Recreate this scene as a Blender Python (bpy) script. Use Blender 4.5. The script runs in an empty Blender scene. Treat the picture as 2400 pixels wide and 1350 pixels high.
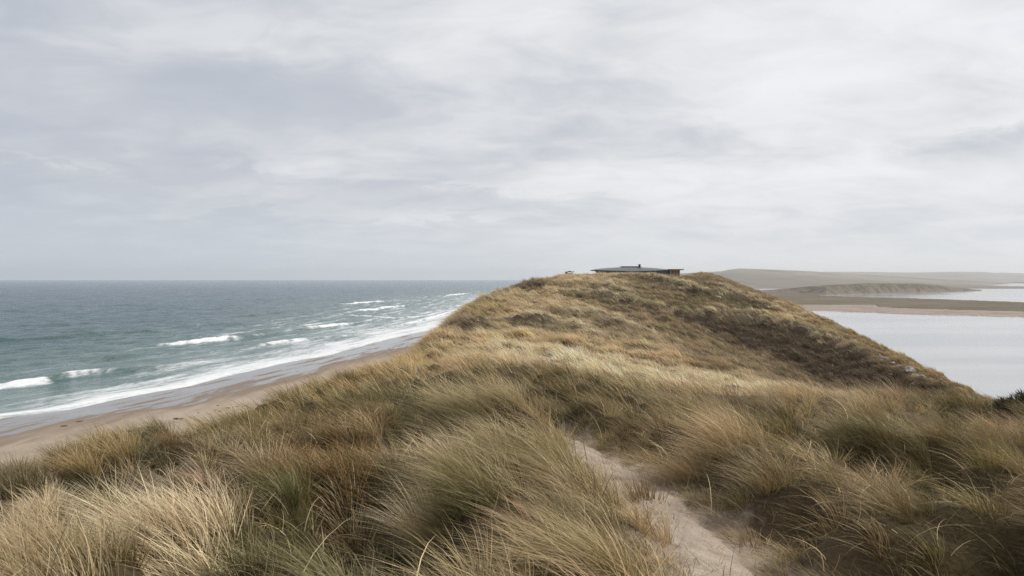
import bpy, bmesh, math, random
import numpy as np
from mathutils import Vector

scene = bpy.context.scene
COL = scene.collection
random.seed(7)
RNG = np.random.default_rng(11)

# ------------------------------------------------------------------ camera
EYE = 15.0                 # eye height above the sea
F, CX, HY = 1867.0, 1200.0, 653.5     # focal length, principal column, eye-level row of the 2400 px photograph
cam_data = bpy.data.cameras.new("camera")
cam_data.lens = 28.0
cam_data.sensor_width = 36.0
cam_data.shift_y = -(675.0 - HY) / 2400.0
cam_data.clip_start = 0.05
cam_data.clip_end = 40000.0
cam = bpy.data.objects.new("camera", cam_data)
cam.location = (0, 0, EYE)
cam.rotation_euler = (math.radians(90), 0, 0)
COL.objects.link(cam)
scene.camera = cam

# ------------------------------------------------------------------ render settings
scene.view_settings.view_transform = 'Standard'
scene.view_settings.look = 'None'
scene.view_settings.exposure = 0.09
scene.view_settings.gamma = 1.0
scene.render.engine = 'CYCLES'
cy = scene.cycles
cy.use_denoising = True
cy.denoiser = 'OPENIMAGEDENOISE'
cy.denoising_input_passes = 'RGB_ALBEDO_NORMAL'
cy.denoising_prefilter = 'NONE'
cy.max_bounces = 6
cy.diffuse_bounces = 3
cy.glossy_bounces = 3
cy.transmission_bounces = 3
cy.volume_bounces = 1
cy.transparent_max_bounces = 6
cy.use_adaptive_sampling = False

# ------------------------------------------------------------------ sun and sky
SUN_EL, SUN_AZ = math.radians(46), math.radians(78)     # azimuth from +Y towards +X
sun_dir = Vector((math.sin(SUN_AZ) * math.cos(SUN_EL), math.cos(SUN_AZ) * math.cos(SUN_EL), math.sin(SUN_EL)))
sl = bpy.data.lights.new("sun", 'SUN')
sl.energy = 2.6
sl.angle = math.radians(14)
sl.color = (1.0, 0.93, 0.82)
so = bpy.data.objects.new("sun", sl)
so.rotation_euler = sun_dir.to_track_quat('Z', 'Y').to_euler()
so.location = (0, 0, 80)
COL.objects.link(so)


class NT:
    """small helper round a node tree"""
    def __init__(s, tree):
        s.t = tree
        s.t.nodes.clear()

    def n(s, kind, **kw):
        nd = s.t.nodes.new(kind)
        for k, v in kw.items():
            setattr(nd, k, v)
        return nd

    def put(s, sock, v):
        if isinstance(v, bpy.types.NodeSocket):
            s.t.links.new(v, sock)
        elif v is not None:
            sock.default_value = v

    def math(s, op, a, b=None, c=None, clamp=False):
        nd = s.n('ShaderNodeMath', operation=op, use_clamp=clamp)
        for i, v in enumerate((a, b, c)):
            s.put(nd.inputs[i], v)
        return nd.outputs[0]

    def vmath(s, op, a, b=None):
        nd = s.n('ShaderNodeVectorMath', operation=op)
        s.put(nd.inputs[0], a)
        if b is not None:
            s.put(nd.inputs[1], b)
        return nd.outputs[1] if op in ('DOT_PRODUCT', 'LENGTH', 'DISTANCE') else nd.outputs[0]

    def noise(s, vec, scale, detail=4.0, rough=0.5, dist=0.0, lac=2.0):
        nd = s.n('ShaderNodeTexNoise')
        s.put(nd.inputs['Vector'], vec)
        nd.inputs['Scale'].default_value = scale
        nd.inputs['Detail'].default_value = detail
        nd.inputs['Roughness'].default_value = rough
        nd.inputs['Lacunarity'].default_value = lac
        nd.inputs['Distortion'].default_value = dist
        return nd.outputs['Fac']

    def ss(s, x, lo, hi, out0=0.0, out1=1.0):
        nd = s.n('ShaderNodeMapRange', interpolation_type='SMOOTHSTEP')
        s.put(nd.inputs[0], x)
        for i, v in enumerate((lo, hi, out0, out1)):
            nd.inputs[i + 1].default_value = v
        return nd.outputs[0]

    def mix(s, f, a, b):
        nd = s.n('ShaderNodeMix', data_type='RGBA')
        s.put(nd.inputs[0], f)
        s.put(nd.inputs[6], rgba(a))
        s.put(nd.inputs[7], rgba(b))
        return nd.outputs[2]

    def mapping(s, vec, scale=(1, 1, 1), rot=(0, 0, 0), loc=(0, 0, 0)):
        nd = s.n('ShaderNodeMapping')
        s.put(nd.inputs[0], vec)
        nd.inputs['Location'].default_value = loc
        nd.inputs['Rotation'].default_value = rot
        nd.inputs['Scale'].default_value = scale
        return nd.outputs[0]

    def attr(s, name):
        nd = s.n('ShaderNodeAttribute', attribute_name=name)
        return nd

    def bump(s, h, strength=0.5, dist=0.1, normal=None):
        nd = s.n('ShaderNodeBump')
        nd.inputs['Strength'].default_value = strength
        nd.inputs['Distance'].default_value = dist
        s.put(nd.inputs['Height'], h)
        if normal is not None:
            s.put(nd.inputs['Normal'], normal)
        return nd.outputs[0]


def rgba(c):
    if isinstance(c, bpy.types.NodeSocket) or c is None:
        return c
    return (*c, 1.0) if len(c) == 3 else c


world = bpy.data.worlds.new("World")
scene.world = world
world.use_nodes = True
W = NT(world.node_tree)


def build_world():
    out = W.n('ShaderNodeOutputWorld')
    bg = W.n('ShaderNodeBackground')
    bg.inputs['Strength'].default_value = 0.1
    sky = W.n('ShaderNodeTexSky', sky_type='NISHITA')
    sky.sun_disc = False
    sky.sun_elevation = SUN_EL
    sky.sun_rotation = SUN_AZ
    sky.altitude = 0.0
    sky.air_density = 1.0
    sky.dust_density = 1.0
    d = W.n('ShaderNodeTexCoord').outputs['Generated']
    sep = W.n('ShaderNodeSeparateXYZ')
    W.put(sep.inputs[0], d)
    x, y, z = sep.outputs
    zz = W.math('ADD', W.math('MAXIMUM', z, 0.0), 0.20)
    # the cloud deck seen in perspective: the direction cast onto a flat layer overhead
    cb = W.n('ShaderNodeCombineXYZ')
    W.put(cb.inputs[0], W.math('DIVIDE', x, zz))
    W.put(cb.inputs[1], W.math('DIVIDE', y, zz))
    p = cb.outputs[0]
    pr = W.mapping(p, scale=(0.75, 1.0, 1.0), rot=(0, 0, math.radians(-24)), loc=(3.1, 1.7, 0.0))
    n1 = W.noise(pr, 1.5, 6.0, 0.55, 0.6)
    n2 = W.noise(W.mapping(p, scale=(0.75, 1.0, 1.0), rot=(0, 0, math.radians(-14)), loc=(7.7, 4.2, 2.0)), 4.6, 6.0, 0.58, 0.5)
    n3 = W.noise(W.mapping(p, scale=(0.7, 1.0, 1.0), loc=(1.3, 9.2, 5.0)), 0.42, 3.0, 0.5, 0.2)
    m = W.math('ADD', W.math('MULTIPLY', n1, 0.48), W.math('MULTIPLY', n2, 0.39))
    m = W.math('ADD', m, W.math('MULTIPLY', n3, 0.13))          # about 0.5 +- 0.12
    m = W.math('ADD', W.math('MULTIPLY', m, 0.85), 0.075)
    # brightness of the deck: greater towards the hidden sun, less on the seaward side
    glow = W.ss(W.math('ADD', x, W.math('MULTIPLY', y, 0.03)), -0.62, 0.50)
    thick = W.math('ADD', m, W.math('MULTIPLY', W.math('SUBTRACT', glow, 0.5), 0.20))
    # single cloud banks, each at its own bearing and height
    def bank(vx, vz, sx, sz, rot, amt, acc):
        # gaussian bump on the sky sphere in bearing (x/y) and height (z/y)
        bx = W.math('DIVIDE', x, W.math('MAXIMUM', y, 0.05))
        bz = W.math('DIVIDE', z, W.math('MAXIMUM', y, 0.05))
        dx = W.math('SUBTRACT', bx, vx)
        dz = W.math('SUBTRACT', bz, vz)
        wob = W.math('MULTIPLY', W.math('SUBTRACT', n2, 0.5), 0.10)
        dz = W.math('ADD', dz, wob)
        c, s_ = math.cos(rot), math.sin(rot)
        a = W.math('ADD', W.math('MULTIPLY', dx, c / sx), W.math('MULTIPLY', dz, s_ / sx))
        b = W.math('ADD', W.math('MULTIPLY', dx, -s_ / sz), W.math('MULTIPLY', dz, c / sz))
        r2 = W.math('ADD', W.math('MULTIPLY', a, a), W.math('MULTIPLY', b, b))
        g = W.math('POWER', 2.718, W.math('MULTIPLY', r2, -1.0))
        return W.math('ADD', acc, W.math('MULTIPLY', g, amt))
    t = thick
    t = bank(-0.42, 0.26, 0.30, 0.040, math.radians(-8), -0.085, t)
    t = bank(-0.18, 0.22, 0.16, 0.035, math.radians(-14), -0.05, t)
    t = bank(-0.17, 0.225, 0.05, 0.02, 0.0, 0.05, t)
    t = bank(-0.60, 0.155, 0.10, 0.006, math.radians(-7), 0.07, t)
    t = bank(-0.36, 0.088, 0.12, 0.005, 0.0, 0.05, t)
    t = bank(-0.10, 0.080, 0.10, 0.005, 0.0, 0.05, t)
    t = bank(0.02, 0.118, 0.14, 0.008, math.radians(-4), 0.045, t)
    t = bank(-0.25, 0.125, 0.16, 0.008, math.radians(-6), -0.035, t)
    t = bank(0.36, 0.20, 0.16, 0.10, math.radians(-20), 0.07, t)
    t = bank(0.60, 0.165, 0.12, 0.028, math.radians(14), -0.13, t)
    t = bank(0.62, 0.205, 0.09, 0.010, math.radians(14), 0.08, t)
    ramp = W.n('ShaderNodeValToRGB')
    cr = ramp.color_ramp
    cr.interpolation = 'B_SPLINE'
    stops = [(0.30, (0.42, 0.452, 0.515)), (0.42, (0.49, 0.518, 0.572)), (0.50, (0.57, 0.592, 0.63)),
             (0.58, (0.68, 0.688, 0.708)), (0.68, (0.77, 0.775, 0.80)), (0.80, (0.82, 0.825, 0.85))]
    cr.elements[0].position, cr.elements[0].color = stops[0][0], (*stops[0][1], 1)
    cr.elements[1].position, cr.elements[1].color = stops[-1][0], (*stops[-1][1], 1)
    for ps, c in stops[1:-1]:
        e = cr.elements.new(ps)
        e.color = (*c, 1)
    W.put(ramp.inputs[0], t)
    # low down the deck melts into a flat grey veil
    hz = W.ss(z, 0.0, 0.13, 0.75, 0.0)
    veil = W.mix(glow, (0.52, 0.575, 0.63), (0.70, 0.715, 0.74))
    deck = W.mix(hz, ramp.outputs[0], veil)
    deck10 = W.n('ShaderNodeVectorMath', operation='SCALE')
    W.put(deck10.inputs[0], deck)
    deck10.inputs['Scale'].default_value = 10.7
    # thin places let a little of the blue behind through
    hole = W.math('MULTIPLY', W.ss(n2, 0.60, 0.75), 0.16)
    cover = W.math('SUBTRACT', 1.0, hole)
    fin = W.mix(cover, sky.outputs[0], deck10.outputs[0])
    W.put(bg.inputs['Color'], fin)
    W.put(out.inputs['Surface'], bg.outputs[0])


build_world()

# ------------------------------------------------------------------ tagging and mesh helpers


def tag(o, label=None, cat=None, group=None, kind=None):
    if label:
        o['label'] = label
    if cat:
        o['category'] = cat
    if group:
        o['group'] = group
    if kind:
        o['kind'] = kind
    return o


def link(name, me, mats, parent=None):
    o = bpy.data.objects.new(name, me)
    for m in (mats if isinstance(mats, (list, tuple)) else [mats]):
        me.materials.append(m)
    COL.objects.link(o)
    if parent is not None:
        o.parent = parent
    return o


def np_mesh(name, V, faces, attrs=None, smooth=True):
    """faces: list of int arrays (n,3) or (n,4); attrs: {name: (n,) floats or (n,3) colours}"""
    me = bpy.data.meshes.new(name)
    V = np.asarray(V, dtype=np.float32)
    me.vertices.add(len(V))
    me.vertices.foreach_set('co', V.ravel())
    loops = np.concatenate([f.ravel() for f in faces]).astype(np.int32)
    tot = np.concatenate([np.full(len(f), f.shape[1], dtype=np.int32) for f in faces])
    start = np.concatenate([[0], np.cumsum(tot)[:-1]]).astype(np.int32)
    me.loops.add(len(loops))
    me.loops.foreach_set('vertex_index', loops)
    me.polygons.add(len(tot))
    me.polygons.foreach_set('loop_start', start)
    me.polygons.foreach_set('use_smooth', np.full(len(tot), smooth, dtype=bool))
    me.update(calc_edges=True)
    for k, a in (attrs or {}).items():
        a = np.asarray(a, dtype=np.float32)
        if a.ndim == 1:
            at = me.attributes.new(k, 'FLOAT', 'POINT')
            at.data.foreach_set('value', a)
        else:
            at = me.attributes.new(k, 'FLOAT_COLOR', 'POINT')
            at.data.foreach_set('color', np.concatenate([a, np.ones((len(a), 1), np.float32)], axis=1).ravel())
    return me


def grid_faces(nx, ny):
    i = np.arange(nx * ny).reshape(ny, nx)
    return np.stack([i[:-1, :-1], i[:-1, 1:], i[1:, 1:], i[1:, :-1]], axis=-1).reshape(-1, 4)


# ------------------------------------------------------------------ numpy noise
_perm = np.random.default_rng(5).permutation(4096)
_grad = np.random.default_rng(6).uniform(0, 2 * np.pi, 4096)


def perlin(x, y, seed=0):
    x = np.asarray(x, float) + seed * 17.31
    y = np.asarray(y, float) + seed * 9.77
    xi, yi = np.floor(x).astype(np.int64), np.floor(y).astype(np.int64)
    xf, yf = x - xi, y - yi
    u, v = xf * xf * xf * (xf * (xf * 6 - 15) + 10), yf * yf * yf * (yf * (yf * 6 - 15) + 10)

    def g(ix, iy, dx, dy):
        h = _grad[_perm[(ix + _perm[(iy + seed * 131) & 4095]) & 4095]]
        return np.cos(h) * dx + np.sin(h) * dy
    a = g(xi, yi, xf, yf)
    b = g(xi + 1, yi, xf - 1, yf)
    c = g(xi, yi + 1, xf, yf - 1)
    d = g(xi + 1, yi + 1, xf - 1, yf - 1)
    return (a + (b - a) * u) * (1 - v) + (c + (d - c) * u) * v


def fbm(x, y, octv=4, seed=0, gain=0.5):
    s, a = 0, 1.0
    for k in range(octv):
        s = s + a * perlin(x * 2 ** k, y * 2 ** k, seed + k)
        a *= gain
    return s


def sstep(a, b, x):
    t = np.clip((x - a) / (b - a), 0, 1)
    return t * t * (3 - 2 * t)


def unp(px, py, D):
    """point at distance D down the view whose bearing and dip were read off the photograph"""
    return ((px - CX) / F * D, D, EYE - (py - HY) / F * D)


def ground_at_sea(px, py, z=0.0):
    D = (EYE - z) * F / (py - HY)
    return ((px - CX) / F * D, D)


# ------------------------------------------------------------------ terrain of the dune ridge
G = 0.38
CP = [
    # the path
    (1760, 1345, 6.0, 0), (1640, 1230, 7.3, 0), (1550, 1150, 8.7, 0), (1450, 1075, 10.8, 0), (1380, 1035, 12.3, 0), (1335, 1000, 14, 0),
    # seaward side of the path
    (1200, 1330, 6.2, .35), (1300, 1150, 8.0, .30), (1150, 1060, 9.3, .40), (1000, 1260, 7.0, .30), (700, 1300, 6.6, .30), (400, 1210, 8, .40),
    (100, 1270, 7.2, .40), (60, 1125, 11.5, .55), (230, 1060, 13.5, .62), (450, 1020, 15, .60), (700, 1060, 11, .45), (850, 1150, 9, .30),
    (600, 985, 21, .60), (930, 980, 15, .30), (1100, 930, 18, .4), (780, 880, 29, .75), (960, 825, 44, .65),
    # landward side
    (1900, 1320, 6.4, .3), (2300, 1320, 6.5, .3), (2350, 1180, 8.5, .35), (2000, 1180, 8.6, .35), (1750, 1120, 9.5, .28), (1700, 1000, 13.5, .40),
    (2000, 1040, 12, .4), (2300, 1060, 12, .45), (1500, 985, 15, .5), (1350, 930, 19, .5), (1600, 925, 20, .5), (1900, 945, 17, .5), (2150, 960, 16, .5),
    (2350, 955, 21, .5),
    (1250, 870, 26, .5), (1450, 888, 29, .5), (1700, 918, 27, .5), (2000, 932, 25, .5), (2250, 945, 23, .5),
    # the saddle
    (1100, 830, 38, .4), (1000, 790, 58, .4), (1200, 800, 58, G), (1350, 820, 55, G), (1500, 845, 55, G), (1650, 872, 55, G), (1800, 908, 48, G),
    (1100, 760, 78, G), (1300, 770, 78, G), (1500, 790, 78, G), (1650, 812, 82, G), (1050, 735, 84, G),
    # the hill under the house
    (1100, 702, 110, G), (1250, 725, 105, G), (1400, 735, 105, G), (1550, 752, 105, G), (1180, 680, 135, G), (1300, 690, 130, G), (1450, 700, 128, G),
    (1600, 715, 128, G), (1700, 730, 128, G), (1200, 678, 140, G), (1232, 660, 149, G), (1350, 658, 150, G), (1500, 664, 150, G), (1620, 675, 150, G), (1740, 700, 146, G),
    (1340, 643, 166, G), (1450, 641, 170, G), (1540, 642, 171, G), (1590, 647, 171, G), (1650, 638, 184, G),
    # the spur that falls to the lagoon, and the bank under it
    (1720, 660, 178, .3), (1800, 690, 157, .3), (1900, 730, 137, .3), (2000, 780, 120, .3), (2100, 830, 105, .3), (2200, 880, 93, .3), (2320, 938, 81, .3),
    (1750, 752, 125, .3), (1850, 772, 120, .3), (1950, 802, 112, .3), (2050, 842, 101, .3), (2150, 885, 91, .3), (2250, 925, 82, .3),
    (1700, 802, 105, .2), (1800, 832, 101, .2), (1900, 872, 96, .2), (2000, 912, 89, .2), (2120, 945, 80, .2),
    (1850, 905, 75, .2), (2000, 940, 62, .2), (2200, 975, 52, .2), (2300, 985, 45, .2), (2400, 1000, 60, .2),
]
pts = [(unp(a, b, d)[0], d, unp(a, b, d)[2] - g) for a, b, d, g in CP]
pts += [(0, 0, EYE - 1.75), (-5, 0, EYE - 2.4), (7, 0, EYE - 2.2), (-3, -6, EYE - 2.0), (4, -6, EYE - 2.0), (0.4, 3, EYE - 2.0),
        (28, 181, EYE - .3), (38, 182, EYE - .2), (20, 181, EYE - .3), (28, 195, EYE - .6), (30, 225, EYE - 4), (8, 210, EYE - 4), (45, 215, EYE - 4)]
CPW = np.array(pts)


def warp(x, y):
    yy = np.maximum(y, -7.0) + 9.0
    return np.stack([np.clip(x / yy, -0.7, 0.8) * 3.0, np.log(yy) * 1.25], axis=-1)


def tps_fit(P, z, lam=2e-4):
    n = len(P)
    d2 = ((P[:, None] - P[None]) ** 2).sum(-1)
    K = np.where(d2 > 0, d2 * np.log(d2 + 1e-12), 0) + lam * np.eye(n)
    Q = np.concatenate([np.ones((n, 1)), P], axis=1)
    A = np.zeros((n + 3, n + 3))
    A[:n, :n], A[:n, n:], A[n:, :n] = K, Q, Q.T
    return np.linalg.solve(A, np.concatenate([z, np.zeros(3)]))


CPU = warp(CPW[:, 0], CPW[:, 1])
TW = tps_fit(CPU, CPW[:, 2])


def tps(x, y):
    x, y = np.broadcast_arrays(np.asarray(x, float), np.asarray(y, float))
    Q = warp(x.ravel(), y.ravel())
    out = np.empty(len(Q))
    for i in range(0, len(Q), 50000):
        q = Q[i:i + 50000]
        d2 = ((q[:, None, :] - CPU[None]) ** 2).sum(-1)
        out[i:i + 50000] = (d2 * np.log(d2 + 1e-12)) @ TW[:-3] + TW[-3] + q @ TW[-2:]
    return out.reshape(x.shape)


LY = [-10, 5, 13, 16, 20, 24, 28, 35, 45, 60, 85, 110, 125, 136, 142, 147, 152, 166, 172, 200, 260]
LX = [-7.0, -7.5, -8.6, -8.3, -8.2, -7.4, -7.3, -5.8, -4.6, -4.9, -5.2, -4.4, -3.4, -1.8, 0.4, 1.6, 3.2, 11.0, 15.5, 14, 10]
RY = [-10, 0, 15, 30, 50, 80, 100, 130, 150, 185, 230, 260]
RX = [13, 13, 17, 24, 36, 48.2, 49.8, 50.8, 50.5, 47.5, 42, 38]
LEDGES = []     # filled below: (polyline in x,y ; height ; width)


def seg_dist(x, y, poly):
    """distance to a polyline, signed (+ on its left when walked), and the parameter 0..1 along it"""
    best = np.full(np.shape(x), 1e9)
    sgn = np.zeros(np.shape(x))
    par = np.zeros(np.shape(x))
    n = len(poly) - 1
    for k in range(n):
        ax, ay = poly[k]
        bx, by = poly[k + 1]
        dx, dy = bx - ax, by - ay
        t = np.clip(((x - ax) * dx + (y - ay) * dy) / (dx * dx + dy * dy), 0, 1)
        ex, ey = x - (ax + t * dx), y - (ay + t * dy)
        d = np.hypot(ex, ey)
        m = d < best
        best = np.where(m, d, best)
        sgn = np.where(m, np.sign(dx * ey - dy * ex), sgn)
        par = np.where(m, (k + t) / n, par)
    return best, sgn, par


def base_h(x, y):
    xl, xr = np.interp(y, LY, LX), np.interp(y, RY, RX)
    z = tps(np.clip(x, xl, xr), y)
    tl, tr = np.maximum(xl - x, 0), np.maximum(x - xr, 0)
    drop = lambda t, s, r: s * (np.sqrt(t * t + r * r) - r)
    z = z - drop(tl, np.interp(y, [25, 45], [.72, .92]), np.interp(y, [25, 45], [1.4, .9])) - drop(tr, 0.72, 2.0)
    tb = np.maximum(y - 205, 0)
    return z - drop(tb, 0.4, 6.0)


def path_amount(x, y, ease=1.0):
    """1 on the path, 0 off it; ease > 1 spreads the change over a wider strip"""
    d, _, p = seg_dist(x, y, PATH)
    wd = np.interp(p, [0, .2, .5, .8, 1], [.52, .48, .48, .44, .20])
    wd = wd * (1 + .25 * perlin(x * 1.3, y * 1.3, 4))
    return 1 - sstep(wd * .75, wd * 1.25 * ease, d)


PATH = [unp(a, b, d)[:2] for a, b, d in
        [(2040, 1700, 3.6), (1800, 1345, 6.0), (1675, 1230, 7.3), (1580, 1150, 8.7), (1470, 1075, 10.8), (1400, 1035, 12.3), (1350, 1000, 14), (1310, 975, 16)]]


def mound(x, y):
    """0 in the hollows between the big tussock mounds, 1 on them"""
    return sstep(-.22, .26, perlin(x * .62, y * .62, 1) + .55 * perlin(x * 1.30, y * 1.30, 12))


def billow(x, y):
    """rounded wind hummocks with creases between them"""
    a, b = x + .5 * y, y - .35 * x
    return np.abs(perlin(a * .26, b * .34, 8)) + .45 * np.abs(perlin(a * .62, b * .70, 13))


def dune_h(x, y):
    x, y = np.asarray(x, float), np.asarray(y, float)
    z = base_h(x, y)
    D = np.hypot(x, y)
    pa = path_amount(x, y)
    # tussock hummocks near, broader wind-shaped hummocks far
    near = 1 - sstep(22, 45, D)
    z = z + near * (1 - path_amount(x, y, 2.6)) * (.88 * np.maximum(mound(x, y) - .45, np.where(path_amount(x, y, 5) > .02, -.12, -1)) + .12 * perlin(x * 1.6, y * 1.6, 2))
    far = sstep(20, 50, D) * (1 - sstep(200, 230, y)) * (1 - .75 * sstep(130, 165, y))
    z = z + far * (.60 * perlin((x + .3 * y) * .16, (y - .3 * x) * .26, 3) + .60 * perlin((x + .4 * y) * .30, (y - .4 * x) * .42, 7)
                   + .95 * (billow(x, y) - .25))
    house = np.exp(-(((x - 28.5) / 13) ** 4 + ((y - 184) / 11) ** 4))
    z = z * (1 - house) + house * (base_h(x, y))
    z = z - .20 * path_amount(x, y, 2.2) - .08 * pa
    for poly, hgt, wid in LEDGES:
        d, s, p = seg_dist(x, y, poly)
        e = np.sin(np.clip(p, 0, 1) * np.pi) ** .5
        t = d * np.where(s > 0, 1.0, 1.0)
        # walked from left to right the far side is on the left: gentle behind, steep in front
        w = np.where(s > 0, wid * 2.2, wid * .75)
        z = z + hgt * e * np.exp(-(t / w) ** 2)
    return z


def hit(px, py, hf=None, dmin=4.0, dmax=230.0):
    """where the line of sight at a bearing and dip first meets the ground"""
    hf = hf or base_h
    D = np.exp(np.linspace(math.log(dmin), math.log(dmax), 1500))
    x, z = (px - CX) / F * D, EYE - (py - HY) / F * D
    below = np.nonzero(hf(x, D) > z)[0]
    if len(below) == 0:
        return None
    k = below[0]
    return x[k], D[k]


def ledge(pxs, hgt, wid):
    poly = [hit(a, b + 3) for a, b in pxs]
    poly = [q for q in poly if q is not None]
    if len(poly) > 1:
        return (poly, hgt, wid)


_l = [ledge([(1420, 648), (1500, 650), (1580, 664), (1660, 690), (1760, 704), (1860, 738)], 1.0, 1.8),
      ledge([(1200, 676), (1290, 686), (1370, 690), (1450, 702), (1530, 722), (1590, 742)], 1.0, 1.6),
      ledge([(1590, 736), (1680, 742), (1770, 752), (1860, 774), (1960, 806), (2060, 846)], 1.4, 1.9),
      ledge([(1230, 722), (1330, 730), (1430, 750), (1500, 776), (1560, 800)], .8, 1.3),
      ledge([(1120, 742), (1230, 756), (1340, 770), (1430, 800)], .7, 1.1),
      ledge([(1300, 664), (1380, 668), (1440, 680), (1500, 700)], .8, 1.6),
      ledge([(1640, 664), (1700, 676), (1780, 706)], .8, 1.5)]
LEDGES += [q for q in _l if q]


# ------------------------------------------------------------------ vegetation colours, by kind of growth, with lit lip and shaded hummock faces painted in
STRAW, PALE, OLIVE, GREEN = (.55, .408, .250), (.70, .565, .40), (.210, .156, .066), (.122, .120, .036)
RUSSET, BROWN, GOLD, DUN = (.27, .165, .066), (.088, .048, .024), (.42, .298, .145), (.32, .228, .132)
DARK = (.115, .085, .036)
ZONES = [
    # px, py, colour, reach
    (60, 1280, PALE, 1), (420, 1190, PALE, 1), (300, 1230, STRAW, 1), (130, 1140, DARK, 1), (40, 1150, DARK, 1), (240, 1140, DARK, 1), (160, 1175, DARK, 1), (650, 1130, DARK, .8), (590, 1100, DARK, .7), (230, 1075, GOLD, 1), (400, 1060, GOLD, 1),
    (330, 1030, OLIVE, 1), (520, 1060, GOLD, 1), (560, 1000, OLIVE, 1), (620, 1120, OLIVE, 1), (760, 1070, RUSSET, 1), (830, 1040, OLIVE, 1),
    (720, 1120, RUSSET, 1), (640, 1240, OLIVE, 1), (800, 1300, GREEN, 1), (980, 1320, GREEN, 1), (600, 1320, GREEN, 1), (480, 1290, STRAW, 1), (1010, 1210, PALE, 1),
    (930, 970, GREEN, 1), (1030, 985, GREEN, 1), (860, 990, OLIVE, 1), (830, 930, GOLD, 1), (760, 900, OLIVE, 1), (900, 890, GOLD, 1), (700, 960, OLIVE, 1),
    (1130, 940, STRAW, 1), (1080, 880, STRAW, 1), (1150, 1060, STRAW, 1), (1250, 1050, STRAW, 1), (1250, 1180, DUN, 1), (1380, 1290, DUN, 1), (1150, 1250, OLIVE, .8), (1100, 1160, OLIVE, 1),
    (1200, 1300, DUN, 1), (1250, 950, OLIVE, 1), (1420, 950, OLIVE, 1), (1500, 960, STRAW, 1), (1600, 960, STRAW, 1), (1300, 910, OLIVE, 1),
    (1750, 1060, OLIVE, 1), (1900, 1080, OLIVE, 1), (1850, 980, STRAW, 1), (2100, 1000, STRAW, 1), (2250, 1060, STRAW, 1), (2100, 1100, OLIVE, 1), (2300, 1130, OLIVE, 1),
    (1900, 1200, OLIVE, 1), (2100, 1230, STRAW, .8), (2300, 1250, OLIVE, 1), (2000, 1290, DUN, 1), (1600, 1320, STRAW, 1), (1480, 1230, STRAW, .8), (1750, 1180, DUN, 1), (1850, 1310, STRAW, 1), (2200, 1330, OLIVE, 1), (2350, 1010, DARK, 1), (2300, 1000, OLIVE, 1), (1330, 965, DARK, .8), (1420, 985, DARK, .8), (1480, 975, OLIVE, 1), (1950, 1120, OLIVE, .8), (2150, 1150, OLIVE, .8), (2000, 1180, STRAW, .8), (2250, 1200, STRAW, .8),
    (1200, 830, PALE, 1), (1350, 850, PALE, 1), (1500, 880, PALE, 1), (1650, 895, PALE, 1), (1850, 925, PALE, 1), (2050, 945, PALE, 1), (2200, 955, PALE, 1),
    (1100, 790, STRAW, 1), (1050, 770, DUN, 1), (1250, 780, STRAW, 1), (1400, 800, STRAW, 1), (1550, 830, STRAW, 1), (1650, 850, DUN, 1), (1020, 830, GOLD, 1), (960, 850, GOLD, 1),
    (1150, 720, GOLD, 1), (1250, 730, STRAW, 1), (1400, 750, STRAW, 1), (1550, 770, DUN, 1), (1620, 790, OLIVE, 1), (1300, 690, STRAW, 1), (1450, 690, OLIVE, 1),
    (1400, 660, STRAW, 1), (1550, 680, DUN, 1), (1600, 720, OLIVE, 1), (1500, 735, DUN, 1), (1650, 700, OLIVE, 1), (1750, 690, DUN, 1), (1850, 740, STRAW, 1), (1750, 730, OLIVE, 1),
    (1950, 775, GOLD, 1), (2080, 832, GOLD, 1), (2180, 880, GOLD, 1), (2290, 930, GOLD, 1),
    (1740, 782, BROWN, 1), (1820, 795, BROWN, 1), (1900, 825, BROWN, 1), (2000, 858, BROWN, 1.2), (2080, 895, BROWN, 1.2), (2180, 920, BROWN, 1.3), (1950, 870, BROWN, 1), (1680, 735, DUN, 1), (1650, 780, DUN, 1), (1780, 845, DUN, 1), (1880, 890, DUN, 1),
    (1700, 830, DUN, 1), (1800, 870, DUN, 1), (1640, 760, BROWN, .8), (1260, 668, BROWN, .5), (1110, 770, BROWN, .4),
]
zp, zc, zr = [], [], []
for px, py, c, r in ZONES:
    q = hit(px, py + 4)
    if q is not None:
        zp.append(warp(np.array(q[0]), np.array(q[1])))
        zc.append(c)
        zr.append(r)
ZP, ZC, ZR = np.array(zp), np.array(zc), np.array(zr)


_bk = [hit(a, b + 3) for a, b in [(1650, 738), (1740, 766), (1850, 793), (1950, 824), (2050, 864), (2150, 904), (2250, 940), (2190, 944), (2080, 922), (1970, 892),
                                  (1870, 858), (1770, 818), (1690, 786), (1640, 765)]]
BANK = np.array([warp(np.array(q[0]), np.array(q[1])) for q in _bk if q is not None])


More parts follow.
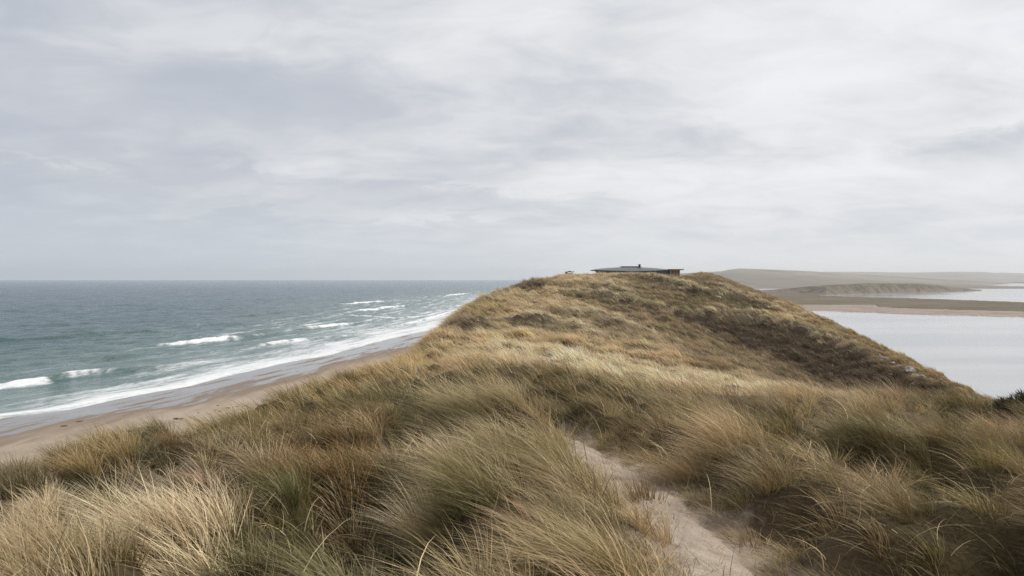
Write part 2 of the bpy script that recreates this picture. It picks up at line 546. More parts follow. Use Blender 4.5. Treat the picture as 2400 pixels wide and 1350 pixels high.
def veg_colour(x, y):
    Q = warp(x, y)
    out = np.empty((len(Q), 3))
    for i in range(0, len(Q), 40000):
        q = Q[i:i + 40000]
        d2 = ((q[:, None, :] - ZP[None]) ** 2).sum(-1) / ZR[None] ** 2
        w = 1 / (d2 + 2e-4) ** 2
        w /= w.sum(1, keepdims=True)
        out[i:i + 40000] = w @ ZC
    # paler grass along the wind-cut ledges, a darker band below them
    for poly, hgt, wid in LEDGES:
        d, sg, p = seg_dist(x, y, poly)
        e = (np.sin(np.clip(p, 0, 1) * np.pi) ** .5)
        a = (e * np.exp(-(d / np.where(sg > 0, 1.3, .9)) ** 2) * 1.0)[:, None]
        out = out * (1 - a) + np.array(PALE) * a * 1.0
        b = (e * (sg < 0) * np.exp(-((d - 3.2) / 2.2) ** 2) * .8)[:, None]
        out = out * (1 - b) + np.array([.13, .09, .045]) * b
    # the bank of bracken and bare peat under the spur
    n = len(out)
    far_ = np.nonzero(y > 60)[0]
    if len(far_):
        xx, yy = x[far_], y[far_]
        q = warp(xx + 1.6 * perlin(xx * .22, yy * .22, 24) + .8 * perlin(xx * .7, yy * .7, 25), yy * (1 + .012 * perlin(xx * .25, yy * .25, 26)))
        ins = np.zeros(len(xx), bool)
        for k in range(len(BANK)):
            (ax, ay), (bx, by) = BANK[k], BANK[k - 1]
            ins ^= ((ay > q[:, 1]) != (by > q[:, 1])) & (q[:, 0] < (bx - ax) * (q[:, 1] - ay) / (by - ay + 1e-12) + ax)
        m_ = (ins * (.97 + .30 * np.minimum(0, perlin(xx * .35, yy * .35, 27) + .1)))[:, None]
        out[far_] = out[far_] * (1 - m_) + np.array(BROWN) * m_
    return out


# ------------------------------------------------------------------ materials


def new_mat(name):
    m = bpy.data.materials.new(name)
    m.use_nodes = True
    t = NT(m.node_tree)
    out = t.n('ShaderNodeOutputMaterial')
    return m, t, out


def principled(t, out, **kw):
    b = t.n('ShaderNodeBsdfPrincipled')
    for k, v in kw.items():
        t.put(b.inputs[k.replace('_', ' ')], rgba(v) if k in ('Base_Color',) else v)
    t.put(out.inputs['Surface'], b.outputs[0])
    return b


def mat_simple(name, c, rough=.7, var=.15, scale=3.0, spec=.3, metal=0.0, bump=0.0):
    m, t, out = new_mat(name)
    co = t.n('ShaderNodeTexCoord').outputs['Object']
    nz = t.noise(co, scale, 5, .6)
    lo = tuple(v * (1 - var) for v in c)
    hi = tuple(min(1, v * (1 + var)) for v in c)
    b = principled(t, out, Base_Color=t.mix(t.ss(nz, .3, .7), lo, hi), Roughness=rough, Metallic=metal)
    b.inputs['Specular IOR Level'].default_value = spec
    if bump:
        t.put(b.inputs['Normal'], t.bump(nz, bump, .05))
    return m


def mat_grass():
    m, t, out = new_mat('marram_blades')
    c = t.attr('Col').outputs['Color']
    df = t.n('ShaderNodeBsdfDiffuse')
    t.put(df.inputs['Color'], c)
    tr = t.n('ShaderNodeBsdfTranslucent')
    t.put(tr.inputs['Color'], c)
    mx = t.n('ShaderNodeMixShader')
    mx.inputs[0].default_value = .20
    t.put(mx.inputs[1], df.outputs[0])
    t.put(mx.inputs[2], tr.outputs[0])
    gl = t.n('ShaderNodeBsdfGlossy')
    gl.inputs['Roughness'].default_value = .45
    gl.inputs['Color'].default_value = (.8, .8, .8, 1)
    m2 = t.n('ShaderNodeMixShader')
    m2.inputs[0].default_value = .035
    t.put(m2.inputs[1], mx.outputs[0])
    t.put(m2.inputs[2], gl.outputs[0])
    t.put(out.inputs['Surface'], m2.outputs[0])
    return m


def mat_dune_ground():
    m, t, out = new_mat('dune_litter')
    co = t.n('ShaderNodeTexCoord').outputs['Object']
    c = t.attr('Col').outputs['Color']
    n = t.noise(co, 2.5, 6, .65)
    n2 = t.noise(co, 14, 4, .6)
    dark = t.mix(t.ss(n2, .35, .65), (.030, .023, .014), (.070, .053, .031))
    col = t.mix(t.ss(n, .35, .65, .35, .75), dark, c)
    sa = t.math('ADD', t.attr('sandy').outputs['Fac'], t.math('MULTIPLY', t.math('SUBTRACT', t.noise(co, 3.5, 5, .6), .5), 1.3))
    col = t.mix(t.ss(sa, .25, .75), col, t.mix(t.ss(n, .3, .7), (.24, .185, .140), (.37, .30, .24)))
    b = principled(t, out, Base_Color=col, Roughness=.95)
    b.inputs['Specular IOR Level'].default_value = .1
    t.put(b.inputs['Normal'], t.bump(n2, .6, .08))
    return m


def mat_sand(name='path_sand'):
    m, t, out = new_mat(name)
    co = t.n('ShaderNodeTexCoord').outputs['Object']
    n = t.noise(co, 3.0, 6, .6)
    n2 = t.noise(t.mapping(co, scale=(1, 1.6, 1)), 22, 4, .6, .5)
    col = t.mix(t.ss(n, .3, .7), (.35, .285, .232), (.475, .40, .33))
    speck = t.ss(t.noise(t.mapping(co, scale=(1.0, 2.4, 1), rot=(0, 0, .5)), 34, 3, .6), .60, .68)
    col = t.mix(t.math('MULTIPLY', speck, .55), col, (.16, .115, .075))
    b = principled(t, out, Base_Color=col, Roughness=.95)
    b.inputs['Specular IOR Level'].default_value = .15
    hh = t.math('ADD', n2, t.math('MULTIPLY', t.noise(co, 7, 3, .5), 1.5))
    t.put(b.inputs['Normal'], t.bump(hh, .7, .05))
    return m


def mat_beach():
    m, t, out = new_mat('beach_sand')
    co = t.n('ShaderNodeTexCoord').outputs['Object']
    wet0 = t.attr('wet').outputs['Fac']
    # wetness ends in long ragged tongues along the shore
    nz = t.noise(t.mapping(co, scale=(1.0, .16, 1), rot=(0, 0, .20)), .35, 5, .6)
    nz2 = t.noise(t.mapping(co, scale=(1.0, .12, 1), rot=(0, 0, .20)), 1.6, 4, .6)
    w = t.math('ADD', wet0, t.math('ADD', t.math('MULTIPLY', t.math('SUBTRACT', nz, .5), .9), t.math('MULTIPLY', t.math('SUBTRACT', nz2, .5), .35)))
    wet = t.ss(w, .38, .52)
    st = t.noise(t.mapping(t.mapping(co, rot=(0, 0, .2)), scale=(1, .10, 1)), .55, 5, .65)
    wet = t.math('MULTIPLY', wet, t.ss(t.math('ADD', st, t.math('MULTIPLY', wet0, .22)), .54, .66, .15, 1.0))
    damp = t.ss(w, .02, .45)
    n = t.noise(co, .25, 6, .6)
    n2 = t.noise(co, 2.5, 5, .6)
    dry = t.mix(t.ss(n, .3, .7), (.345, .278, .215), (.42, .345, .275))
    dry = t.mix(t.ss(n2, .55, .75, 0, .35), dry, (.28, .215, .160))
    dampc = (.235, .182, .140)
    wetc = (.170, .142, .120)
    col = t.mix(wet, t.mix(damp, dry, dampc), wetc)
    b = principled(t, out, Base_Color=col)
    t.put(b.inputs['Roughness'], t.math('SUBTRACT', .9, t.math('MULTIPLY', wet, .80)))
    t.put(b.inputs['Specular IOR Level'], t.math('ADD', .1, t.math('MULTIPLY', wet, .60)))
    rough_h = t.math('MULTIPLY', t.math('ADD', n2, t.noise(co, 9, 3, .5)), t.math('SUBTRACT', 1.0, t.math('MULTIPLY', wet, .9)))
    t.put(b.inputs['Normal'], t.bump(rough_h, .35, .06))
    return m


def mat_sea():
    m, t, out = new_mat('sea_water')
    co = t.n('ShaderNodeTexCoord').outputs['Object']
    foam0 = t.attr('foam').outputs['Fac']
    shal = t.attr('shallow').outputs['Fac']
    crest = t.attr('crest').outputs['Fac']
    # ripples, chop and long wavelets running with the swell
    v1 = t.mapping(t.mapping(co, rot=(0, 0, .70)), scale=(1.3, .5, 1))
    n1 = t.noise(v1, .16, 5, .6, .3)
    n2 = t.noise(v1, .55, 5, .62, .3)
    n3 = t.noise(v1, 2.0, 4, .6)
    hgt = t.math('ADD', t.math('MULTIPLY', n1, 1.6), t.math('ADD', t.math('MULTIPLY', n2, 1.2), t.math('MULTIPLY', n3, .40)))
    nor = t.bump(hgt, .9, 2.0)
    n12 = t.math('ADD', t.math('MULTIPLY', n1, .5), t.math('MULTIPLY', n2, .5))
    deep = t.mix(t.ss(n12, .38, .62), (.028, .067, .114), (.082, .140, .190))
    green = t.mix(t.ss(n12, .38, .62), (.080, .165, .168), (.160, .250, .246))
    body = t.mix(shal, deep, green)
    body = t.mix(t.math('MULTIPLY', crest, .8), body, (.060, .125, .100))
    body = t.mix(t.math('MULTIPLY', foam0, .45, clamp=True), body, (.42, .47, .48))
    w = t.n('ShaderNodeBsdfPrincipled')
    t.put(w.inputs['Base Color'], body)
    w.inputs['Roughness'].default_value = .16
    w.inputs['IOR'].default_value = 1.33
    w.inputs['Specular IOR Level'].default_value = .30
    t.put(w.inputs['Normal'], nor)
    f = t.n('ShaderNodeBsdfPrincipled')
    fn = t.noise(co, 1.3, 5, .65)
    t.put(f.inputs['Base Color'], t.mix(t.ss(fn, .3, .7), (.66, .68, .70), (.82, .83, .84)))
    f.inputs['Roughness'].default_value = .9
    f.inputs['Specular IOR Level'].default_value = .1
    t.put(f.inputs['Normal'], t.bump(fn, .5, .25))
    # lacy foam: streaks along the shore with holes
    sv = t.n('ShaderNodeCombineXYZ')
    t.put(sv.inputs[0], t.attr('offshore').outputs['Fac'])
    t.put(sv.inputs[1], t.attr('alongshore').outputs['Fac'])
    sv = sv.outputs[0]
    lace1 = t.noise(t.mapping(sv, scale=(1.0, .16, 1)), .42, 6, .68, .6)
    lace2 = t.noise(t.mapping(sv, scale=(1.0, .32, 1)), 1.7, 5, .65, .4)
    lace = t.math('ADD', t.math('MULTIPLY', lace1, .65), t.math('MULTIPLY', lace2, .35))
    k = t.math('ADD', foam0, t.math('MULTIPLY', t.math('SUBTRACT', lace, .5), 1.9))
    fm = t.math('MULTIPLY', t.ss(k, .32, .92), t.ss(foam0, .02, .10))
    mx = t.n('ShaderNodeMixShader')
    t.put(mx.inputs[0], fm)
    t.put(mx.inputs[1], w.outputs[0])
    t.put(mx.inputs[2], f.outputs[0])
    t.put(out.inputs['Surface'], mx.outputs[0])
    return m


def mat_lagoon():
    m, t, out = new_mat('lagoon_water')
    co = t.n('ShaderNodeTexCoord').outputs['Object']
    n1 = t.noise(t.mapping(co, scale=(.35, 1, 1), rot=(0, 0, -.2)), .05, 4, .55)
    n2 = t.noise(t.mapping(co, scale=(.6, 1, 1)), 1.1, 4, .6)
    n4 = t.noise(t.mapping(co, scale=(.25, 1, 1), rot=(0, 0, .15)), .028, 5, .62, .5)
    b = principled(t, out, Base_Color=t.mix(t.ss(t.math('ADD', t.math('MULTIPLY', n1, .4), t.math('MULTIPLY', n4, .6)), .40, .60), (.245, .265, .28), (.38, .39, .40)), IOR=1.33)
    t.put(b.inputs['Roughness'], t.ss(n1, .35, .65, .07, .13))
    b.inputs['Specular IOR Level'].default_value = .55
    t.put(b.inputs['Normal'], t.bump(n2, .07, .25))
    return m


def mat_land(name, a, b_, c, scale, stretch=(1, 1, 1)):
    m, t, out = new_mat(name)
    co = t.n('ShaderNodeTexCoord').outputs['Object']
    v = t.mapping(co, scale=stretch)
    n = t.noise(v, scale, 6, .62, .4)
    n2 = t.noise(v, scale * 6, 5, .65)
    col = t.mix(t.ss(n, .38, .62), a, b_)
    col = t.mix(t.ss(n2, .52, .70, 0, .8), col, c)
    b = principled(t, out, Base_Color=col, Roughness=.95)
    b.inputs['Specular IOR Level'].default_value = .1
    return m


M_GRASS = mat_grass()

# ------------------------------------------------------------------ sea, shore and beach
SHORE = [(0, 980), (148, 961), (311, 927), (430, 905), (555, 875), (700, 844), (775, 830), (892, 798), (1002, 774)]
_sh = [ground_at_sea(a, b) for a, b in SHORE]
SY = np.array([-200, 0, 40] + [q[1] for q in _sh] + [330, 480, 700, 1000, 2000, 4000, 9600])
SX = np.array([-130, -78, -67] + [q[0] for q in _sh] + [-12, -4, 2, 24, 110, 290, 760])


def shore_x(y):
    return np.interp(y, SY, SX) + 1.0 * perlin(y / 14.0, np.zeros_like(y), 21) * np.clip(300 / (np.abs(y) + 100), 0, 1) + .35 * perlin(y / 4.0, np.zeros_like(y), 22)


def spaced(*segs):
    """segments (start, end, first step, growth)"""
    v = []
    for a, b, st, gr in segs:
        p = a
        while p < b:
            v.append(p)
            p += st
            st *= gr
    v.append(segs[-1][1])
    return np.array(v)


# breakers and swells: pixel points of the crest, height, foam at each point
CRESTS = [
    ([(-120, 915), (0, 909), (66, 902), (110, 893), (150, 886), (215, 876), (270, 874), (360, 865), (430, 856)], .85, [1, 1, .95, .30, .5, .9, .30, .42, .15]),
    ([(330, 815), (400, 808), (455, 804), (515, 799), (560, 795), (640, 786), (700, 780)], .95, [.0, .8, 1, 1, .35, .25, .1]),
    ([(590, 818), (625, 808), (665, 803), (720, 797), (800, 790), (870, 784)], .60, [.1, .8, .8, .5, .5, .4]),
    ([(640, 782), (700, 774), (745, 769), (780, 764), (830, 760), (900, 752)], .75, [0, .1, 1, 1, .45, .3]),
    ([(780, 716), (820, 713), (845, 711), (900, 708), (960, 706), (1010, 703)], .95, [.1, 1, 1, .6, .6, .4]),
    ([(820, 730), (850, 728), (880, 726), (905, 722), (940, 719), (1000, 715)], .90, [.2, 1, 1, 1, .55, .4]),
    ([(760, 742), (800, 738), (860, 742), (920, 748), (990, 742), (1060, 726)], .45, [.1, .6, .6, .7, .7, .7]),
    ([(1030, 695), (1055, 693), (1085, 690), (1110, 688)], 1.0, [.3, 1, 1, .3]),
    ([(1110, 687), (1125, 684), (1140, 683)], 1.0, [.5, 1, .5]),
    ([(870, 775), (950, 760), (1020, 742), (1080, 722)], .35, [.4, .75, .8, .8]),
    ([(-100, 806), (0, 800), (100, 796), (200, 789), (300, 781), (370, 780), (420, 783)], .75, [0] * 7),
    ([(420, 768), (460, 764), (510, 763), (560, 758)], .60, [0] * 4),
    ([(180, 845), (260, 840), (330, 832)], .40, [0] * 3),
    ([(520, 745), (600, 740), (680, 730), (740, 722)], .55, [0] * 4),
    ([(30, 765), (150, 764), (260, 755)], .45, [0] * 3),
    ([(240, 735), (330, 727), (400, 725)], .5, [0] * 3),
    ([(560, 706), (640, 702), (720, 698)], .5, [0] * 3),
]
CRESTW = [([ground_at_sea(a, b) for a, b in p], h, f) for p, h, f in CRESTS]


def build_sea():
    s = spaced((-2.5, 70, .34, 1.0), (70, 9000, .5, 1.022))
    y = spaced((-60, 70, 4, .98), (70, 180, .42, 1.0), (180, 9500, .5, 1.0072))
    S, Y = np.meshgrid(s, y)
    xs = shore_x(y)
    X = xs[:, None] - S
    n = S.size
    z = np.zeros_like(S)
    D = np.hypot(X, Y)
    off = sstep(4, 60, S)
    # background swell
    ca, sa = math.cos(-.70), math.sin(-.70)
    a = X * ca + Y * sa
    b = -X * sa + Y * ca
    fade = 1 - sstep(1200, 3000, D)
    z += off * fade * (.45 * perlin(a / 9.5, b / 26, 31) + .46 * perlin(a / 4.5, b / 11, 32) + .30 * perlin(a / 2.0, b / 4.0, 33))
    foam = np.zeros_like(S)
    crest = np.zeros_like(S)
    for poly, h, fl in CRESTW:
        dist, sg, par = seg_dist(X, Y, poly)
        wob = .5 * perlin(X / 3, Y / 3, 41)
        t = dist * sg + wob            # walked left to right (towards the shore's far end): + is seaward
        end = np.sin(np.clip(par, 0, 1) * np.pi) ** .6
        shape = np.where(t > 0, np.exp(-(t / 3.6) ** 2), np.exp(-(t / 1.25) ** 2))
        z += h * end * shape * (1 + .3 * perlin(X / 2.2, Y / 2.2, 42))
        fa = np.interp(par, np.linspace(0, 1, len(fl)), fl)
        fa = np.clip(fa * (.95 + .75 * perlin(X / 2.6 + Y / 3.1, X / 9.0, 48)), 0, 1)
        inside = (par > .001) & (par < .999)
        fr = np.where(t > 0, np.exp(-(t / .8) ** 2), np.exp(-(t / 2.6) ** 2)) * inside
        foam = np.maximum(foam, fa * fr * 1.15)
        z += np.where(t < 0, .35, .1) * fa * fr * h * (perlin(X / .9, Y / .9, 43))
        crest = np.maximum(crest, (1 - fa) * end * np.where(t > 0, np.exp(-(t / 1.6) ** 2), np.exp(-(t / 1.8) ** 2)))
        # spent foam trailing in behind the broken front
        tr = np.where(t < 0, np.exp(-((t + 4) / 5) ** 2), 0) * inside
        foam = np.maximum(foam, .33 * fa * tr)
    # swash: a thick white lip on the sand, lace out to the inner breaker, wider down the coast
    wl = np.interp(Y, [60, 90, 110, 130, 170, 230, 330, 600, 1500], [10, 14, 20, 28, 38, 50, 66, 80, 70])
    lip = np.exp(-((S - 1.2) / 1.7) ** 2)
    foam = np.maximum(foam, .95 * lip)
    wash = np.exp(-(np.maximum(S - wl * .40, 0) / (wl * .45)) ** 2) * (.42 + .44 * np.exp(-(S / (wl * .25)) ** 2) + .30 * perlin(S / 5.0, Y / 30.0, 44))
    foam = np.maximum(foam, np.clip(wash, 0, 1))
    lines = np.interp(Y, [60, 130, 300, 600], [.25, .38, .50, .48]) * np.exp(-(S / (wl * 1.6)) ** 4)
    foam = np.maximum(foam, lines * (.75 + 1.1 * perlin(S / 3.6, Y / 45.0, 45)))
    foam *= 1 - sstep(650, 1150, D)
    z += .14 * lip * sstep(-1.0, .8, S)
    z += .02 * perlin(X / 1.2, Y / 1.2, 46) * np.exp(-(S / 14) ** 2)
    z += .028 - np.where(S < .2, .03 * (.2 - S), 0)
    shallow = np.clip(np.exp(-S / 130) * 1.1 + .25 * perlin(X / 60, Y / 60, 47), 0, 1)
    V = np.stack([X, Y, z], -1).reshape(-1, 3)
    me = np_mesh('sea', V, [grid_faces(len(s), len(y))[:, ::-1]], {'foam': foam.ravel(), 'shallow': shallow.ravel(), 'crest': np.clip(crest, 0, 1).ravel(), 'offshore': S.ravel(), 'alongshore': Y.ravel()})
    tag(link('sea', me, mat_sea()), 'grey-green sea with white breakers rolling onto the beach', 'sea', kind='structure')


def beach_z(t, y):
    """t = metres up the beach from the water's edge"""
    return np.where(t > 0, .034 * t, .05 * t) + .05 * perlin(t / 7.0, y / 19.0, 51) * sstep(3, 12, t)


def build_beach():
    t = spaced((-6, 50, .45, 1.0), (50, 62, 2, 1.0))
    y = spaced((-60, 40, 4, 1.0), (40, 240, .8, 1.0), (240, 1200, 1.5, 1.02))
    T, Y = np.meshgrid(t, y)
    X = shore_x(y)[:, None] + T
    Z = beach_z(T, Y)
    wet = 1 - sstep(0, 22, T + 1.2 * perlin(Y / 22, T / 9, 52))
    me = np_mesh('beach', np.stack([X, Y, Z], -1).reshape(-1, 3), [grid_faces(len(t), len(y))], {'wet': wet.ravel()})
    tag(link('beach', me, mat_beach()), 'pale sand beach with a wet shining strip along the surf', 'beach', kind='structure')


build_sea()
build_beach()

# ------------------------------------------------------------------ the dune and its path


def build_dune():
    xs = np.concatenate([-spaced((9, 75, .14, 1.06))[::-1], np.arange(-8.9, 9, .12), spaced((9, 110, .13, 1.025))])
    ys = np.concatenate([np.arange(-8, 3, .4), spaced((3, 20, .12, 1.0), (20, 275, .13, 1.013))])
    X, Y = np.meshgrid(xs, ys)
    Z = dune_h(X, Y)
    # foot of the dune meets the beach a little below it
    T = X - np.interp(Y, SY, SX)
    Z = np.maximum(Z, np.where(X < 20, np.minimum(.034 * np.clip(T, -20, 60), 1.6) - .35, -1.5))
    V = np.stack([X, Y, Z], -1).reshape(-1, 3)
    Fc = grid_faces(len(xs), len(ys))
    c = veg_colour(X.ravel(), Y.ravel()) * .32
    sandy = np.zeros(X.size)
    nr = (np.abs(X.ravel()) < 12) & (Y.ravel() < 20)
    sandy[nr] = path_amount(X.ravel()[nr], Y.ravel()[nr], 2.0)
    me = np_mesh('dune', V, [Fc], {'Col': c, 'sandy': sandy})
    tag(link('dune', me, mat_dune_ground()), 'long grass-grown dune ridge between the sea and the lagoon', 'dune', kind='structure')
    # the trodden sand lies as a thin sheet on the dune, its ragged edges dipping under the litter
    P = np.array(PATH)
    seg = np.hypot(*np.diff(P, axis=0).T)
    L = np.concatenate([[0], np.cumsum(seg)])
    l = np.arange(0, L[-1], .05)
    cx_ = np.interp(l, L, P[:, 0])
    cy_ = np.interp(l, L, P[:, 1])
    ker = np.ones(25) / 25
    pad = lambda v: np.convolve(np.concatenate([np.full(12, v[0]), v, np.full(12, v[-1])]), ker, 'valid')
    cx_, cy_ = pad(cx_), pad(cy_)
    tx, ty = np.gradient(cx_), np.gradient(cy_)
    nrm = np.hypot(tx, ty)
    nx_, ny_ = ty / nrm, -tx / nrm
    w = np.interp(l / L[-1], [0, .2, .5, .8, 1], [.50, .46, .48, .43, .14])
    u = np.linspace(-1, 1, 31)
    wl = w * (1.05 + .28 * perlin(l * .9, l * 0, 91) + .06 * perlin(l * 3, l * 0, 92))
    wr = w * (1.05 + .28 * perlin(l * .9, l * 0, 93) + .06 * perlin(l * 3, l * 0, 94))
    off = np.where(u[None] < 0, u[None] * wl[:, None], u[None] * wr[:, None])
    PX, PY = cx_[:, None] + nx_[:, None] * off, cy_[:, None] + ny_[:, None] * off
    PZ = dune_h(PX, PY) + .030 - .060 * np.abs(u[None]) ** 4 + .055 * perlin(PX * 2.6, PY * 2.6, 95) - .05 * sstep(.12, .42, perlin(PX * 3.6, PY * 2.6, 97)) + .016 * perlin(PX * 9, PY * 9, 96)
    me = np_mesh('sandy_path', np.stack([PX, PY, PZ], -1).reshape(-1, 3), [grid_faces(len(u), len(l))])
    tag(link('sandy_path', me, mat_sand()), 'narrow trodden sand path winding through the foreground grass', 'path', kind='structure')


build_dune()

# ------------------------------------------------------------------ lagoon and the land beyond
me = np_mesh('lagoon', [(8, -60, .02), (2600, -60, .02), (2600, 2600, .02), (420, 2600, .02), (8, 260, .02)], [np.array([[0, 1, 2]]), np.array([[0, 2, 3, 4]])], smooth=False)
tag(link('lagoon', me, mat_lagoon()), 'still pale lagoon reflecting the overcast sky', 'lagoon', kind='structure')


def land_grid(name, xs, ys, hf, mat, label, cat):
    X, Y = np.meshgrid(xs, ys)
    Z = hf(X, Y)
    me = np_mesh(name, np.stack([X, Y, Z], -1).reshape(-1, 3), [grid_faces(len(xs), len(ys))])
    return tag(link(name, me, mat), label, cat, kind='structure')


def gz(px, py, z=0.0):
    return ground_at_sea(px, py, z)


def shore_fn(pp, z=0.0):
    """y of a shoreline as a function of bearing x/y"""
    b = np.array([(p - CX) / F for p, _ in pp])
    d = np.array([(EYE - z) * F / (q - HY) for _, q in pp])
    return lambda bb: np.interp(bb, b, d)


NEAR = shore_fn([(1600, 727), (1800, 729), (1900, 731), (2000, 735), (2150, 740), (2300, 743.5), (2400, 746), (2800, 756)])
MARSH = shore_fn([(1600, 712), (1870, 715), (2053, 715), (2060, 720.5), (2156, 724.5), (2300, 728), (2400, 730.5), (2800, 739)], .6)
FARE = shore_fn([(1600, 680), (1930, 694), (2000, 697), (2100, 699.5), (2200, 702.5), (2300, 706), (2400, 710), (2800, 722)], .4)
HEAD = shore_fn([(1500, 685), (1700, 685), (1810, 687), (1937, 691), (2000, 689), (2095, 686.5), (2235, 683.5), (2400, 681.7), (2800, 679)])


def build_far():
    bb = np.linspace(.15, .86, 900)
    # sand bar
    def strip(name, near, far, zfun, mat, label, cat, nrow=26):
        t = np.linspace(0, 1, nrow)
        B, T = np.meshgrid(bb, t)
        Yn, Yf = near(B), far(B)
        Y = Yn * (1 - T) + Yf * T
        X = B * Y
        Z = zfun(X, Y, T, B)
        me = np_mesh(name, np.stack([X, Y, Z], -1).reshape(-1, 3), [grid_faces(len(bb), nrow)])
        return tag(link(name, me, mat), label, cat, kind='structure')
    jig = lambda b, s: 7.0 * perlin(b * 45, b * 0, s) + 4.0 * perlin(b * 150, b * 0, s + 1) + 3.0 * perlin(b * 420, b * 0, s + 2)
    strip('sandbar', lambda b: NEAR(b) + jig(b, 61), lambda b: MARSH(b) + 12,
          lambda x, y, t, b: -.15 + .75 * sstep(0, .35, t) + .12 * perlin(x / 9, y / 9, 62) - .25 * sstep(.05, .5, perlin(x / 30, y / 12, 63)) * (t < .6),
          mat_land('bar_sand', (.27, .222, .190), (.36, .308, .268), (.11, .09, .07), .06, (1, 3, 1)), 'flat pinkish sand spit across the lagoon', 'sandbar')
    strip('salt_marsh', lambda b: MARSH(b) + jig(b, 65), lambda b: np.where(b < .385, HEAD(b) + 40, FARE(b)),
          lambda x, y, t, b: .45 + .5 * sstep(0, .05, t) - .75 * sstep(.97, 1, t) + .25 * perlin(x / 7, y / 7, 66),
          mat_land('marsh_turf', (.122, .104, .068), (.175, .148, .102), (.072, .060, .042), .02, (1, 2.5, 1)), 'flat dull green marsh beyond the sand spit', 'marsh', 40)
    # eroded dunes on the far shore
    xt = [(1500, 690), (1750, 684), (1800, 680), (1850, 676), (1900, 671), (1960, 667), (2020, 664.5), (2100, 664), (2150, 665), (2200, 669), (2250, 675), (2300, 681), (2350, 684)]
    topb = np.array([(a - CX) / F for a, _ in xt])
    topy = np.array([b for _, b in xt])
    bh = np.linspace(.16, .62, 520)
    t = np.concatenate([np.linspace(0, .25, 12), np.linspace(.27, 1, 40)])
    B, T = np.meshgrid(bh, t)
    Yn = HEAD(B) - 4
    Y = Yn + T * 160
    X = B * Y
    H = EYE - (np.interp(B, topb, topy) - HY) / F * (Yn + 40)
    gul = perlin(X / 16, Y / 40, 71) + .6 * perlin(X / 7, Y / 18, 72)
    Z = -.3 + H * sstep(0, .26, T + .035 * gul) * (1 + .05 * perlin(X / 25, Y / 25, 73)) * (1 - .5 * sstep(.5, 1, T)) + .5 * gul * sstep(.02, .1, T) * np.clip(H / 8, 0, 1)
    m, tt, out = new_mat('headland_dune')
    co = tt.n('ShaderNodeTexCoord').outputs['Object']
    geo = tt.n('ShaderNodeSeparateXYZ')
    tt.put(geo.inputs[0], co)
    n = tt.noise(co, .07, 6, .68, .8)
    n2 = tt.noise(tt.mapping(co, scale=(1, .5, 1)), .16, 5, .6)
    gr = tt.mix(tt.ss(n, .4, .6), (.085, .075, .044), (.155, .126, .078))
    low = tt.ss(tt.math('ADD', geo.outputs[2], tt.math('MULTIPLY', tt.math('SUBTRACT', n2, .5), 14)), 1.0, 5.5)
    col = tt.mix(low, (.165, .130, .102), gr)
    col = tt.mix(tt.ss(n2, .50, .60, 0, .8), col, (.055, .050, .034))
    principled(tt, out, Base_Color=col, Roughness=.95)
    me = np_mesh('headland', np.stack([X, Y, Z], -1).reshape(-1, 3), [grid_faces(len(bh), len(t))])
    tag(link('headland', me, m), 'eroded grassy dunes along the far lagoon shore', 'headland', kind='structure')
    # low land and hills behind
    def hill(name, D0, D1, prof, mat, label, rough, seed, base=680):
        b_ = np.array([(a - CX) / F for a, _ in prof])
        p_ = np.array([q for _, q in prof])
        bx = np.linspace(b_[0], b_[-1], 420)
        tt_ = np.linspace(0, 1, 60)
        B, T = np.meshgrid(bx, tt_)
        Y = D0 + T * (D1 - D0)
        X = B * Y
        Dc = D0 + .6 * (D1 - D0)
        H = EYE - (np.interp(B, b_, p_) - HY) / F * Dc
        sm = .30 * sstep(0, .25, T) * 0.25 + sstep(.05, .6, T)
        sm = sm / 1.075 * (1 - .4 * sstep(.62, 1, T))
        Z = -.5 + H * sm + rough * fbm(X / 260, Y / 260, 4, seed) * sstep(0, .3, T)* (1 - sstep(.35, .6, T)*.75) + 1.0 * sstep(0, .05, T)
        me = np_mesh(name, np.stack([X, Y, Z], -1).reshape(-1, 3), [grid_faces(len(bx), 60)])
        tag(link(name, me, mat), label, 'hills', kind='structure')
    mh = mat_land('far_hill_turf', (.205, .185, .155), (.29, .258, .218), (.12, .108, .09), .0020, (1, .35, 1))
    hill('hills', 1120, 4400, [(1300, 660), (1500, 646), (1620, 640), (1690, 636.5), (1715, 632), (1735, 630), (1765, 631), (1830, 634), (1900, 636.5), (1960, 640), (2050, 645),
                              (2150, 651), (2250, 657), (2350, 663), (2450, 668), (2700, 674)], mh, 'low grey-brown hill rising behind the far shore dunes', 5, 81)
    hill('far_hills', 3600, 8600, [(1400, 650), (1700, 642), (1850, 638.5), (1950, 637), (2050, 638), (2130, 639), (2200, 638), (2250, 637), (2310, 638), (2330, 639.5), (2350, 639),
                                  (2400, 641), (2500, 643), (2900, 650)], mh, 'long hazy hill range along the horizon behind the lagoon', 7, 85)


build_far()

# ------------------------------------------------------------------ grass
WIND = np.array([-1.0, 0.10, 0.0])


